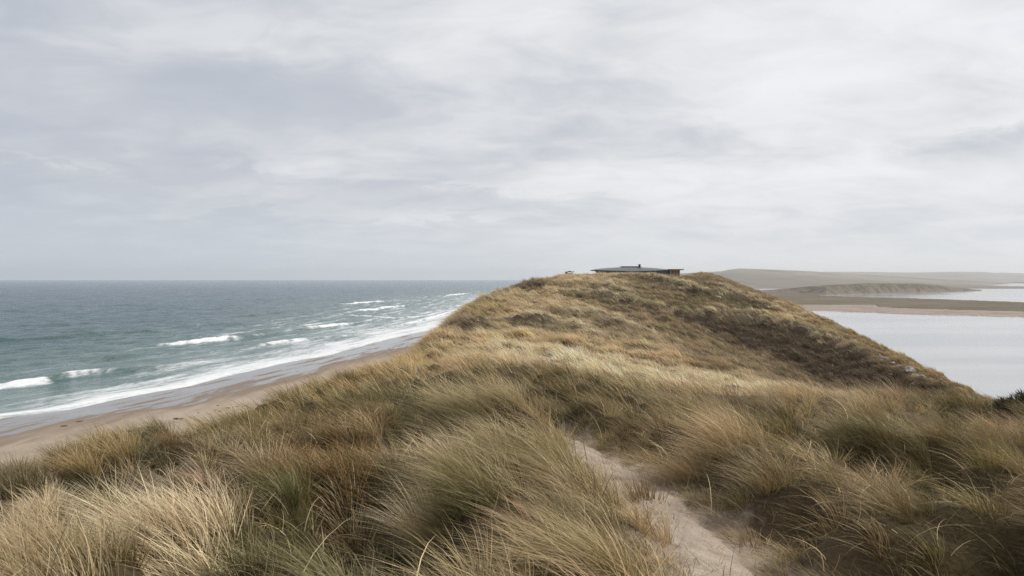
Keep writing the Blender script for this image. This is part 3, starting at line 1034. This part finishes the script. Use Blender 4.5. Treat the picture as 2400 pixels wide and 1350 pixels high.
class Blades:
    def __init__(s):
        s.V, s.C, s.F3, s.F4, s.n = [], [], [], [], 0

    def add(s, base, d0, L, bendv, width, col, tipmix, seg):
        """one tapered ribbon per row: base point, first direction, length, bend vector, width, colour"""
        N = len(base)
        if N == 0:
            return
        ang = RNG.uniform(0, np.pi, N)
        side = np.stack([np.cos(ang), np.sin(ang), np.zeros(N)], -1)
        rings = []
        cols = []
        for k in range(seg + 1):
            t = k / seg
            p = base + L[:, None] * (d0 * t + bendv * t * t)
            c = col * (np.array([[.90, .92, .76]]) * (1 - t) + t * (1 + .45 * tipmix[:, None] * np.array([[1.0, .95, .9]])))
            if k < seg:
                w = (width * (1 - t) ** .7 * .5)[:, None]
                rings += [p - side * w, p + side * w]
                cols += [c, c]
            else:
                rings.append(p)
                cols.append(c)
        nv = len(rings)
        V = np.stack(rings, 1).reshape(-1, 3)
        C = np.clip(np.stack(cols, 1).reshape(-1, 3), .005, .9)
        o = s.n + np.arange(N)[:, None] * nv
        for k in range(seg - 1):
            s.F4.append(o + np.array([[2 * k, 2 * k + 1, 2 * k + 3, 2 * k + 2]]))
        e = 2 * (seg - 1)
        s.F3.append(o + np.array([[e, e + 1, e + 2]]))
        s.V.append(V)
        s.C.append(C)
        s.n += N * nv

    def build(s, name, parent=None, origin=None):
        faces = []
        if s.F3:
            faces.append(np.concatenate(s.F3))
        if s.F4:
            faces.append(np.concatenate(s.F4))
        V = np.concatenate(s.V)
        if origin is not None:
            V = V - np.asarray(origin)
        me = np_mesh(name, V, faces, {'Col': np.concatenate(s.C)}, smooth=False)
        o = link(name, me, M_GRASS, parent)
        if origin is not None and parent is None:
            o.location = origin
        return o


def clump_blades(B, cx, cy, nb, R, L, wid, seg, wind=.45, spread=.5, bend=.5, col=None, cvar=.16, tip=.5, zoff=-.03, droop=.22, lvar=.25, wdir=None, yaw=.25):
    """cx, cy: clump centres; nb, R, L, wid etc. per clump (arrays or numbers)"""
    n = len(cx)
    full = lambda v: np.broadcast_to(np.asarray(v, float), (n,))
    nb = np.maximum(1, np.round(full(nb)).astype(int))
    idx = np.repeat(np.arange(n), nb)
    N = len(idx)
    R, L, wid, wind, spread, bend = (full(v)[idx] for v in (R, L, wid, wind, spread, bend))
    r = R * np.sqrt(RNG.random(N))
    a = RNG.uniform(0, 2 * np.pi, N)
    ox, oy = np.cos(a), np.sin(a)
    x, y = cx[idx] + r * ox, cy[idx] + r * oy
    z = dune_h(x, y) + zoff
    out = np.stack([ox, oy, np.zeros(N)], -1) * (r / np.maximum(R, 1e-3))[:, None]
    wd = np.asarray(WIND if wdir is None else wdir, float)
    wv = np.broadcast_to(wd, (N, 3)).copy()
    ya = RNG.normal(0, yaw, n)[idx] + RNG.normal(0, .16, N)
    wv = np.stack([wv[:, 0] * np.cos(ya) - wv[:, 1] * np.sin(ya), wv[:, 0] * np.sin(ya) + wv[:, 1] * np.cos(ya), wv[:, 2]], -1)
    d0 = out * spread[:, None] + wv * (wind * RNG.uniform(.5, 1.3, N))[:, None] + RNG.normal(0, .13, (N, 3))
    d0[:, 2] += 1.0
    d0 /= np.linalg.norm(d0, axis=1, keepdims=True)
    bv = wv * (bend * RNG.uniform(.4, 1.3, N))[:, None] + out * .18
    bv[:, 2] -= droop * RNG.uniform(.5, 1.8, N)
    LL = L * RNG.uniform(1 - lvar * 1.6, 1 + lvar, N)
    if col is None:
        dd_ = np.hypot(cx, cy)
        ccol = veg_colour(cx + RNG.normal(0, 1, n) * dd_ * np.where(dd_ > 60, .006, .05), cy * np.exp(RNG.normal(0, 1, n) * np.where(dd_ > 60, .008, .06)))
        lum = 1.0 + .22 * sstep(17, 40, dd_) + .30 * perlin(cx * .55, cy * .55, 19) + .22 * perlin(cx * 1.3, cy * 1.3, 20) + 1.0 * (np.minimum(billow(cx, cy), .6) - .3) * sstep(25, 60, dd_)  # light put into colour: far blades paler, hummock tops lighter, creases darker
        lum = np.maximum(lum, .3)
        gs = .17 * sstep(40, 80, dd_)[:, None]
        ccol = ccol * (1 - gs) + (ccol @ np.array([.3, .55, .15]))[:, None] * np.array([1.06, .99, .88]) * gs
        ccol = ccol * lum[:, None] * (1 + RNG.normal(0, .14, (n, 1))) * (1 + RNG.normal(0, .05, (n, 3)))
    else:
        ccol = np.broadcast_to(np.asarray(col, float), (n, 3))
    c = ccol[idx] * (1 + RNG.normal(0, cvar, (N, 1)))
    # some blades are dead and bleached, some still green
    u = RNG.random(N)
    c = np.where((u < .14)[:, None], c * .45 + np.array([.50, .42, .27]) * .45, c)
    c = np.where((u > .88)[:, None], c * .55 + np.array([.10, .12, .04]) * .4, c)
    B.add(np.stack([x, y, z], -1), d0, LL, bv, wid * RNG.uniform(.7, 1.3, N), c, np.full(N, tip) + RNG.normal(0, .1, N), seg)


def scatter(dens_fn, n_try, x0, x1, y0, y1, dmax):
    """random points in a box, kept in proportion to dens_fn/dmax"""
    x, y = RNG.uniform(x0, x1, n_try), RNG.uniform(y0, y1, n_try)
    keep = RNG.random(n_try) < dens_fn(x, y) / dmax
    return x[keep], y[keep]


def in_view(x, y, m=2.0):
    """inside, or a few metres beside, the wedge of ground the view can see"""
    return (np.abs(x) < .70 * np.maximum(y, 0) + m + 3)


def on_dune(x, y, l=9.0, r=4.0):
    return (x > np.interp(y, LY, LX) - l) & (x < np.interp(y, RY, RX) + r)


grass = Blades()


def grow_grass():
    # --- near: tussocks
    def dens(x, y):
        return in_view(x, y, 3.0) * on_dune(x, y, 7) * (1 - path_amount(x, y))
    dm = lambda x, y: dens(x, y) * (.45 + .55 * mound(x, y))
    x, y = scatter(dm, int(17 * 36 * 8.5), -18, 18, 1.2, 19, 1.0)
    mo = mound(x, y)
    nz = perlin(x * .8, y * .8, 14)
    L = .17 + .25 * mo + .20 * RNG.random(len(x)) + .13 * nz
    vc = veg_colour(x, y)
    L = L * np.interp(vc[:, 1] / vc[:, 0], [.76, .92], [1.0, .55])      # the green hollows hold shorter grass
    pa = path_amount(x + .35, y) + path_amount(x - .35, y)
    L = np.where(pa > .3, L * .72, L)
    stray = RNG.random(len(x)) < .20
    gust = sstep(-4.5, .5, x + 1.0 * perlin(x * .4, y * .4, 23))        # more sheltered towards the seaward edge
    size = RNG.random(len(x)) ** 2
    clump_blades(grass, x, y, (45 + 95 * size) * (1 + .5 * nz), .07 + .11 * size, np.clip(L * (.85 + .35 * size), .14, .78), .0080, 4,
                 wind=np.where(stray, .0, (.10 + .34 * gust) * RNG.uniform(.4, 1.5, len(x))),
                 spread=np.where(stray, .9, .85 - .25 * gust), bend=np.where(stray, .2, .22 + .36 * gust), droop=.26, yaw=.42)
    # single long blades, bent and broken every way, standing out of the tufts
    x, y = scatter(dm, 5200, -18, 18, 1.2, 19, 1.0)
    clump_blades(grass, x, y, 2, .10, .38 + .38 * RNG.random(len(x)), .0115, 5, wind=.3, spread=1.0, bend=.55, col=np.array([[.60, .48, .31]]), cvar=.28, droop=.42, yaw=1.2)
    x, y = scatter(dm, 5200, -18, 18, 1.2, 19, 1.0)
    clump_blades(grass, x, y, 2, .10, .32 + .34 * RNG.random(len(x)), .0105, 5, wind=.3, spread=1.0, bend=.5, col=np.array([[.20, .155, .07]]), cvar=.35, droop=.35, yaw=1.2)
    # litter and strays lying on the sand of the path and along its edges
    edge = lambda x, y: in_view(x, y, 1.5) * (path_amount(x, y, 2.0) > .05) * (.25 + .75 * (1 - path_amount(x, y)))
    x, y = scatter(edge, 7000, -2, 5, 3.5, 17, 1.0)
    clump_blades(grass, x, y, 6, .09, .12 + .26 * RNG.random(len(x)), .0068, 3, wind=.6, spread=1.0, bend=.45, col=np.array([[.36, .275, .155]]), cvar=.35, droop=.3, yaw=1.5)
    lit = lambda x, y: in_view(x, y, 1.5) * (path_amount(x, y) > .5)
    x, y = scatter(lit, 3000, -2, 5, 3.5, 17, 1.0)
    clump_blades(grass, x, y, 1, .05, .05 + .13 * RNG.random(len(x)), .006, 2, wind=3.0, spread=3, bend=.1, col=np.array([[.16, .11, .06]]), cvar=.4, droop=.1, zoff=.03, yaw=1.5)
    # near: low sward and dead litter between the tussocks
    x, y = scatter(dens, int(17 * 36 * 270), -18, 18, 1.2, 19, 1.0)
    sw = veg_colour(x, y)
    u = sstep(-.15, .15, perlin(x * .7, y * .7, 17))[:, None]
    sw = .26 * sw + .46 * (u * np.array([.072, .080, .026]) + (1 - u) * np.array([.100, .066, .036]))
    dead = RNG.random(len(x)) < .30
    sw = np.where(dead[:, None], sw * .3 + np.array([.30, .235, .13]) * .8, sw)
    clump_blades(grass, x, y, 1, .05, .11 + .15 * RNG.random(len(x)) + .14 * dead, .0075, 3, wind=np.where(dead, 1.3, .45), spread=1.1, bend=.5, col=sw, cvar=.3, yaw=.9)
    # --- middle distance
    def dens2(x, y):
        return in_view(x, y, 3) * on_dune(x, y, 9)
    dm2 = lambda x, y: dens2(x, y) * (.42 + .58 * mound(x * .8, y * .8))
    x, y = scatter(dm2, int(76 * 50 * 5.0), -20, 56, 17, 67, 1.0)
    mo = mound(x * .8, y * .8)
    nz = perlin(x * .28, y * .42, 15)
    D = np.hypot(x, y)
    clump_blades(grass, x, y, 26, .26 + .15 * RNG.random(len(x)), np.clip(.34 + .32 * mo + .2 * nz + .2 * RNG.random(len(x)), .25, .95), .00062 * D + .004, 3, wind=.45, spread=.35, bend=.45)
    # --- the hill
    def dens3(x, y):
        return in_view(x, y, 6) * on_dune(x, y, 9, 6) * (1 - np.exp(-(((x - 28.5) / 10.6) ** 6 + ((y - 184.5) / 8.3) ** 6)))
    x, y = scatter(dens3, int(85 * 150 * 3.0), -22, 63, 60, 210, 1.0)
    nz = perlin(x * .30, y * .36, 16) + .6 * perlin(x * .8, y * .8, 18)
    D = np.hypot(x, y)
    clump_blades(grass, x, y, 19, .40, np.clip(.28 + 1.1 * billow(x, y) + .18 * nz + .2 * RNG.random(len(x)), .2, 1.0), .00046 * D + .004, 2, wind=.55, spread=.25, bend=.5, tip=.4)


grow_grass()
o = grass.build('marram_grass')
tag(o, 'dry windswept marram grass covering the dune ridge', 'grass', kind='stuff')

# ------------------------------------------------------------------ tussocks that stand out in the foreground


def tussock(px, py, label, col, nb, R, L, wid=.0095, wind=.45, spread=.5, bend=.5, n_sub=9, tip=.5, droop=.22, name='marram_tussock', base_py=None):
    q = None
    while q is None:
        q = hit(px, py, dune_h)
        py += 6
    cx, cy = q
    B = Blades()
    a = RNG.uniform(0, 2 * np.pi, n_sub)
    r = R * np.sqrt(RNG.random(n_sub)) * np.array([1.0] * n_sub)
    x, y = cx + r * np.cos(a), cy + r * np.sin(a) * .8
    cc = np.asarray(col) * (1 + RNG.normal(0, .07, (n_sub, 1)))
    clump_blades(B, x, y, nb / n_sub, .16, L * (1 + RNG.normal(0, .08, n_sub)), wid, 5, wind, spread, bend, col=cc, tip=tip, droop=droop)
    z = float(dune_h(np.array(cx), np.array(cy)))
    o = B.build(name, origin=(cx, cy, z))
    return tag(o, label, 'grass tussock', 'marram tussocks in the foreground')


tussock(1015, 1275, 'pale fan-shaped tussock spreading from a tight base in low green grass', PALE, 620, .14, .72, wind=.12, spread=.75, bend=.22, n_sub=5)
tussock(110, 1190, 'dark olive tussock hummock at the seaward edge of the dune', DARK, 1700, .80, .55, wind=.25, bend=.35, n_sub=22, tip=.3)
tussock(235, 1110, 'yellow-green round tussock on the dune edge in front of the beach', GOLD, 1100, .60, .70, wind=.15, spread=.6, bend=.4, n_sub=16)
tussock(470, 1275, 'broad straw-coloured tussock combed flat by the wind, shadowed under its fringe', PALE, 1700, .55, .66, wind=.65, bend=.45, n_sub=20)
tussock(90, 1370, 'tall pinkish straw tussock filling the bottom corner under the dark hummock', (.47, .36, .22), 1300, .50, .62, wind=.45, bend=.35, n_sub=16)
tussock(770, 1120, 'russet brown tussock with olive tips beside the green hollow', RUSSET, 1500, .75, .48, wind=.2, bend=.35, n_sub=22, tip=.35)
tussock(1240, 1130, 'large windswept grey-green tussock mound just seaward of the sand path', (.36, .29, .15), 2600, .80, .68, wind=.6, bend=.5, n_sub=28)
tussock(1500, 1175, 'thin upright brown tuft growing alone on the edge of the path', (.30, .20, .10), 170, .14, .46, wind=.1, spread=.25, bend=.1, n_sub=4)
tussock(820, 1265, 'small pale spiky tuft between the fan-shaped tussock and the russet one', PALE, 330, .12, .52, wind=.2, spread=.55, bend=.2, n_sub=4)
tussock(1400, 1340, 'long straw tussock leaning over the near end of the path', (.40, .31, .17), 1700, .55, .56, wind=.6, bend=.5, n_sub=26)
tussock(1690, 1040, 'tall golden tussock hanging over the landward bank of the path', STRAW, 1500, .75, .72, wind=.5, bend=.6, n_sub=20)
tussock(2060, 1110, 'long drooping tussock with dark hollow beneath on the landward slope', (.27, .22, .11), 1800, .85, .74, wind=.6, bend=.6, n_sub=22, droop=.3)

tussock(800, 905, 'dark olive upright tussock crowning the seaward edge nearest the saddle', OLIVE, 900, .60, .75, wid=.016, wind=.15, spread=.5, bend=.25, n_sub=16, tip=.3)
tussock(575, 1010, 'green-gold tussock standing up from the seaward edge before the dry sand', (.27, .215, .085), 800, .50, .72, wid=.012, wind=.12, spread=.5, bend=.25, n_sub=14, tip=.4)
tussock(350, 1062, 'dark green tussock leaning out over the beach beside the yellow-green one', (.15, .135, .05), 900, .45, .70, wid=.010, wind=.35, spread=.5, bend=.35, n_sub=14, tip=.4)
tussock(1120, 985, 'silvery tussock with dark underside at the head of the green hollow', (.42, .345, .20), 1500, .65, .72, wid=.010, wind=.55, bend=.55, n_sub=20)

# ------------------------------------------------------------------ box and prism helpers for built things


class MB:
    def __init__(s):
        s.bm = bmesh.new()

    def box(s, x0, x1, y0, y1, z0, z1):
        v = [s.bm.verts.new(p) for p in ((x0, y0, z0), (x1, y0, z0), (x1, y1, z0), (x0, y1, z0), (x0, y0, z1), (x1, y0, z1), (x1, y1, z1), (x0, y1, z1))]
        for f in ((0, 3, 2, 1), (4, 5, 6, 7), (0, 1, 5, 4), (1, 2, 6, 5), (2, 3, 7, 6), (3, 0, 4, 7)):
            s.bm.faces.new([v[i] for i in f])
        return s

    def tube(s, x, y, z0, z1, r, n=16):
        a = [s.bm.verts.new((x + r * math.cos(k * 2 * math.pi / n), y + r * math.sin(k * 2 * math.pi / n), z0)) for k in range(n)]
        b = [s.bm.verts.new((x + r * math.cos(k * 2 * math.pi / n), y + r * math.sin(k * 2 * math.pi / n), z1)) for k in range(n)]
        for k in range(n):
            s.bm.faces.new((a[k], a[(k + 1) % n], b[(k + 1) % n], b[k]))
        s.bm.faces.new(a[::-1])
        s.bm.faces.new(b)
        return s

    def build(s, name, mat, parent=None, bevel=0.0, smooth=False):
        if bevel:
            bmesh.ops.bevel(s.bm, geom=s.bm.edges[:], offset=bevel, segments=1, affect='EDGES')
        bmesh.ops.recalc_face_normals(s.bm, faces=s.bm.faces[:])
        me = bpy.data.meshes.new(name)
        s.bm.to_mesh(me)
        s.bm.free()
        for p in me.polygons:
            p.use_smooth = smooth
        return link(name, me, mat, parent)


def empty(name, loc, rz=0.0):
    o = bpy.data.objects.new(name, None)
    o.location = loc
    o.rotation_euler = (0, 0, rz)
    COL.objects.link(o)
    return o


def build_house():
    dark_metal = mat_simple('roof_zinc', (.075, .088, .086), .38, .12, .8, .5, .25)
    black = mat_simple('black_cladding', (.018, .017, .016), .7, .2, 2)
    fascia_m = mat_simple('dark_fascia', (.040, .042, .045), .5, .15, 2)
    timber = mat_simple('pale_timber', (.42, .32, .21), .7, .15, 3)
    glass = mat_simple('dark_glass', (.020, .022, .024), .08, .1, 1, .6)
    frame_m = mat_simple('window_frame', (.05, .045, .04), .5)
    z0 = EYE - .45
    root = empty('house', (28.0, 180.0, z0 - .16))
    root.scale = (.975, 1, 1)
    tag(root, 'low dark house with a shallow curved roof half sunk behind the dune crest', 'house')
    H = lambda py, D=180.0: EYE - (py - HY) / F * D - z0        # height over the floor of a row of the photograph
    # walls, behind the glazing
    MB().box(-8.3, 7.7, .35, 9.0, 0, H(632.6)).build('wall', black, root)
    # glazing bays along the front
    xs = np.linspace(-8.0, 7.5, 9)
    for k in range(8):
        a, b = xs[k], xs[k + 1]
        f = MB()
        f.box(a, a + .09, .16, .348, .05, H(633.6)).box(b - .092, b - .002, .16, .348, .05, H(633.6)).box(a + .09, b - .092, .16, .348, .05, .2).box(a + .09, b - .092, .16, .348, H(634.3), H(633.6))
        w = f.build('window', frame_m, root)
        MB().box(a + .09, b - .092, .24, .28, .2, H(634.3)).build('pane', glass, w)
    # shell roof: front eave dips in the middle, ridge bows up
    nx, ny = 49, 17
    V = []
    for j in range(ny):
        v = j / (ny - 1)
        for i in range(nx):
            u = i / (nx - 1)
            xx = -9.5 + 17.7 * u
            a = 4 * u * (1 - u)
            front = H(630.6 - 0.9 * u) * (1 - a) + H(633.3) * a
            ridge_y = H(630.0 - .8 * u) * (1 - a ** .8) + H(623.6) * a ** .8
            yy = -.9 * a ** .6 + (11.0 + .9 * a ** .6) * v
            k = math.sin(min(v / .55, 1) * math.pi / 2) if v < .55 else math.cos((v - .55) / .45 * math.pi / 2) ** .7 if v < 1 else 0
            V.append((xx, yy, front + (ridge_y - front) * k))
    V = np.array(V)
    fc = grid_faces(nx, ny)
    th = np.array([0, 0, -.16])
    n = len(V)
    border = list(range(nx)) + [r * nx + nx - 1 for r in range(1, ny)] + [(ny - 1) * nx + i for i in range(nx - 2, -1, -1)] + [r * nx for r in range(ny - 2, 0, -1)]
    bd = np.array(border)
    nb = np.roll(bd, -1)
    side = np.stack([bd, bd + n, nb + n, nb], -1)
    me = np_mesh('roof', np.concatenate([V, V + th]), [fc, fc[:, ::-1] + n, side], smooth=False)
    roof = link('roof', me, dark_metal, root)
    # fascia board under the front eave
    fr = V[:nx]
    fv = np.concatenate([fr + np.array([0, .05, -.165]), fr + np.array([0, .05, -.40]), fr + np.array([0, .22, -.165]), fr + np.array([0, .22, -.40])])
    i = np.arange(nx - 1)
    q = lambda a, b: np.stack([i + a * nx, i + 1 + a * nx, i + 1 + b * nx, i + b * nx], -1)
    caps = np.array([[0, nx, 3 * nx, 2 * nx], [nx - 1, 3 * nx - 1, 4 * nx - 1, 2 * nx - 1]])
    me = np_mesh('fascia', fv, [q(0, 1), q(3, 2), q(2, 0), q(1, 3), caps], smooth=False)
    link('fascia', me, fascia_m, roof)
    # raised roof light with its flat lid, and flue
    MB().box(-2.35, 1.75, 5.0, 7.2, H(628), H(622.75)).build('roof_light', frame_m, root)
    MB().box(-2.75, 2.15, 4.6, 7.6, H(622.7), H(621.7)).build('roof_light_cover', fascia_m, root)
    ch = MB().tube(1.52, 4.2, H(627), H(618.4), .24).build('chimney', black, root, smooth=False)
    MB().tube(1.52, 4.2, H(618.35), H(617.0), .36).build('cap', fascia_m, ch)
    # timber wing at the landward end: flat roof, posts and openings
    x0, x1 = 7.85, 10.25
    MB().box(x0 - .2, x1 + .65, -.9, 8.2, H(631.4), H(630.2)).build('wing_roof', timber, root)
    MB().box(x0 - .25, x1 + .72, -.96, 8.26, H(630.15), H(629.0)).build('wing_roof_edge', mat_simple('wing_roof_felt', (.16, .14, .12), .8), root)
    MB().box(x0, x1, .2, 7.5, -.6, H(631.45)).build('wing_wall', mat_simple('shaded_timber', (.24, .175, .11), .8), root)
    for k, xx in enumerate((x0 + .02, x0 + .92, x0 + 1.52, x1 - .32)):
        MB().box(xx, xx + .28, -.12, .197, -.6, H(632.2)).build('post', timber, root)
    MB().box(x0 + .02, x1 - .04, -.125, .197, H(632.15), H(631.42)).build('beam', timber, root)
    MB().box(x0 + .30, x0 + .92, .05, .19, -.6, H(639.5)).build('parapet', timber, root)


build_house()


def build_shelter():
    wood = mat_simple('tarred_wood', (.028, .026, .022), .85, .3, 4)
    moss = mat_simple('weathered_roof', (.065, .062, .045), .9, .3, 3)
    D = 170.0
    x0 = (1325.0 - CX) / F * D
    gz_ = float(dune_h(np.array(x0 + .8), np.array(D)))
    root = empty('shelter', (x0, D, gz_))
    tag(root, 'tiny dark low shelter standing alone on the crest seaward of the house', 'shelter')
    top = EYE - (637.0 - HY) / F * D - gz_
    MB().box(.05, .42, -.5, .9, -.4, top - .05).build('end_wall', wood, root, .02)
    MB().box(.43, 1.62, .05, .85, -.4, top - .22).build('back_wall', wood, root, .02)
    bm = MB()
    prof = [(0.0, 0.02), (.45, .04), (.72, .14), (.92, .22), (1.12, .12), (1.38, .02), (1.62, .06), (1.86, .10), (1.86, -.06), (1.5, -.10), (.9, -.02), (.45, -.10), (0, -.10)]
    f = [bm.bm.verts.new((x, -.7, top + z)) for x, z in prof]
    b = [bm.bm.verts.new((x, 1.0, top + z)) for x, z in prof]
    n = len(prof)
    for k in range(n):
        bm.bm.faces.new((f[k], f[(k + 1) % n], b[(k + 1) % n], b[k]))
    bm.bm.faces.new(f)
    bm.bm.faces.new(b[::-1])
    bm.build('roof', moss, root)


build_shelter()

# ------------------------------------------------------------------ rocks in the dark bank


def lump(name, r, seed, mat, squash=(1, 1, 1), sub=2, amp=.35):
    bm = bmesh.new()
    bmesh.ops.create_icosphere(bm, subdivisions=sub, radius=1)
    rr = random.Random(seed)
    ofs = Vector((rr.uniform(-50, 50), rr.uniform(-50, 50), rr.uniform(-50, 50)))
    from mathutils import noise as mn
    for v in bm.verts:
        k = 1 + amp * mn.noise(v.co * 1.3 + ofs) + amp * .5 * mn.noise(v.co * 3.1 + ofs)
        v.co = Vector((v.co.x * squash[0], v.co.y * squash[1], v.co.z * squash[2])) * (k * r)
    me = bpy.data.meshes.new(name)
    bm.to_mesh(me)
    bm.free()
    for p in me.polygons:
        p.use_smooth = False
    return link(name, me, mat)


def build_rocks():
    m, t, out = new_mat('lichen_rock')
    co = t.n('ShaderNodeTexCoord').outputs['Object']
    n = t.noise(co, 1.6, 5, .65)
    n2 = t.noise(co, 4.0, 4, .6)
    col = t.mix(t.ss(n, .42, .58), (.17, .13, .105), (.42, .375, .34))
    col = t.mix(t.ss(n2, .55, .68, 0, .8), col, (.10, .08, .06))
    b = principled(t, out, Base_Color=col, Roughness=.9)
    t.put(b.inputs['Normal'], t.bump(n2, .6, .2))
    spots = [  # px, py, radius, label
        (2127, 872, .62, 'largest pale rock in the outcrop on the dark bank above the lagoon'),
        (2142, 886, .50, 'pale rock just below the largest one on the dark bank'),
        (2118, 862, .38, 'rock resting above the largest pale rock on the dark bank'),
        (2158, 886, .44, 'rounded rock at the lagoon end of the outcrop on the dark bank'),
        (2104, 860, .30, 'small rock uphill of the pale outcrop on the dark bank'),
        (2090, 852, .28, 'small white rock higher up the spine from the outcrop'),
        (2066, 846, .55, 'pinkish flat rock at the upper end of the rock line on the bank'),
        (2086, 880, .22, 'little white stone standing apart below the rock line'),
        (2140, 900, .24, 'little stone lowest under the pale outcrop'),
        (2167, 884, .18, 'tiny white stone past the lagoon end of the outcrop'),
    ]
    for k, (px, py, r, lab) in enumerate(spots):
        q = hit(px, py, dune_h, 60)
        if q is None:
            continue
        x, y = q
        z = float(dune_h(np.array(x), np.array(y)))
        o = lump('rock', r, 40 + k, m, (1.2, .9, .75), 2, .5)
        o.location = (x, y - .15, z + r * .25)
        o.rotation_euler = (0, 0, k * 1.3)
        tag(o, lab, 'rock', 'pale rocks in the dark bank')


build_rocks()

# ------------------------------------------------------------------ seaweed on the beach


def build_wrack():
    m = mat_simple('dry_seaweed', (.040, .030, .022), .85, .4, 12)
    named = [(306, 1011, .30, 'largest dark seaweed clump on the dry sand'), (273, 1023, .28, 'dark seaweed clump a little nearer than the largest one'),
             (333, 1004, .26, 'ragged dark seaweed clump just up the beach from the largest one'), (414, 982, .30, 'dark seaweed scrap in the middle of the strand line'),
             (250, 1029, .22, 'small seaweed scrap at the near end of the strand line'), (186, 988, .24, 'dark scrap on the edge of the wet sand'), (150, 999, .22, 'dark scrap nearest the camera on the edge of the wet sand')]
    rr = random.Random(3)
    rest = []
    for k in range(26):
        t = rr.random()
        px = 235 + 460 * t + rr.uniform(-14, 14)
        py = 1034 - 112 * t - 12 * math.sin(t * 3.1) * .6 + rr.uniform(-7, 7)
        rest.append((px, py, rr.uniform(.07, .19), 'small dark scrap of seaweed in the scattered strand line'))
    for k, (px, py, r, lab) in enumerate(named + rest):
        zz = .6
        for _ in range(6):
            x, y = ground_at_sea(px, py, zz)
            zz = float(beach_z(np.array(x) - shore_x(np.array([y]))[0], np.array(y)))
        o = lump('seaweed', r, 90 + k, m, (1.5, .9, .22), 2, .7)
        o.location = (x, y, zz + .01)
        o.rotation_euler = (0, 0, rr.uniform(0, 3))
        tag(o, lab, 'seaweed', 'seaweed clumps along the strand line' if k < len(named) else 'seaweed scraps along the strand line')


build_wrack()

# ------------------------------------------------------------------ the dark shrub at the landward edge


def build_shrub():
    B = Blades()
    q = unp(2400, 985, 19.5)
    cx, cy = q[0] + .15, 19.5
    gz_ = float(dune_h(np.array(cx), np.array(cy)))
    root = empty('gorse_shrub', (cx, cy, gz_))
    tag(root, 'dark green bushy shrub at the landward edge, against the lagoon', 'shrub')
    N = 9000
    # leaf sprays spread through several uneven lobes
    lobes = [(-.55, 0, .32, .42), (.1, .1, .46, .5), (.8, .0, .50, .55), (1.5, .2, .45, .6), (-.15, -.4, .25, .4), (.7, -.5, .3, .45), (1.4, -.5, .3, .5), (2.2, -.1, .4, .6)]
    li = RNG.integers(0, len(lobes), N)
    lb = np.array(lobes)[li] * 1.0
    d = RNG.normal(0, 1, (N, 3))
    d /= np.linalg.norm(d, axis=1, keepdims=True)
    d[:, 2] = np.abs(d[:, 2]) * .9 - .15
    rr = lb[:, 3:4] * RNG.uniform(.35, 1.08, (N, 1))
    p = lb[:, :3] + d * rr * np.array([1, 1, .85])
    p[:, 2] = np.maximum(p[:, 2], .02)
    c = np.where(RNG.random((N, 1)) < .8, np.array([[.050, .058, .024]]), np.array([[.130, .098, .045]])) * (1 + RNG.normal(0, .25, (N, 1)))
    dd = d * .7 + np.array([-.25, 0, .5]) + RNG.normal(0, .25, (N, 3))
    dd /= np.linalg.norm(dd, axis=1, keepdims=True)
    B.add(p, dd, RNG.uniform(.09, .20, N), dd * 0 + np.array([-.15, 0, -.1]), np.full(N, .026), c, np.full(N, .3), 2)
    B.build('foliage', root)
    root.location.z -= .25
    S = Blades()
    n = 60
    a = RNG.uniform(0, 6.28, n)
    base = np.stack([RNG.uniform(-.4, 2.0, n), RNG.uniform(-.4, .3, n), np.full(n, -.1)], -1)
    dv = np.stack([np.cos(a) * .5, np.sin(a) * .5, np.ones(n)], -1)
    dv /= np.linalg.norm(dv, axis=1, keepdims=True)
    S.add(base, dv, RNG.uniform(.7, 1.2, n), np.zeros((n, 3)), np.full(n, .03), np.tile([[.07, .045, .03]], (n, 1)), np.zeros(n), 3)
    S.build('stems', root)


build_shrub()

# ------------------------------------------------------------------ sea air
def build_haze():
    m = bpy.data.materials.new('sea_haze')
    m.use_nodes = True
    t = NT(m.node_tree)
    out = t.n('ShaderNodeOutputMaterial')
    v = t.n('ShaderNodeVolumePrincipled')
    v.inputs['Color'].default_value = (.86, .90, .94, 1)
    v.inputs['Density'].default_value = .00013
    v.inputs['Anisotropy'].default_value = .2
    t.put(out.inputs['Volume'], v.outputs[0])
    o = MB().box(-9200, 8200, -200, 9800, -4.0, 112.0).build('haze', m)
    tag(o, kind='stuff')


build_haze()
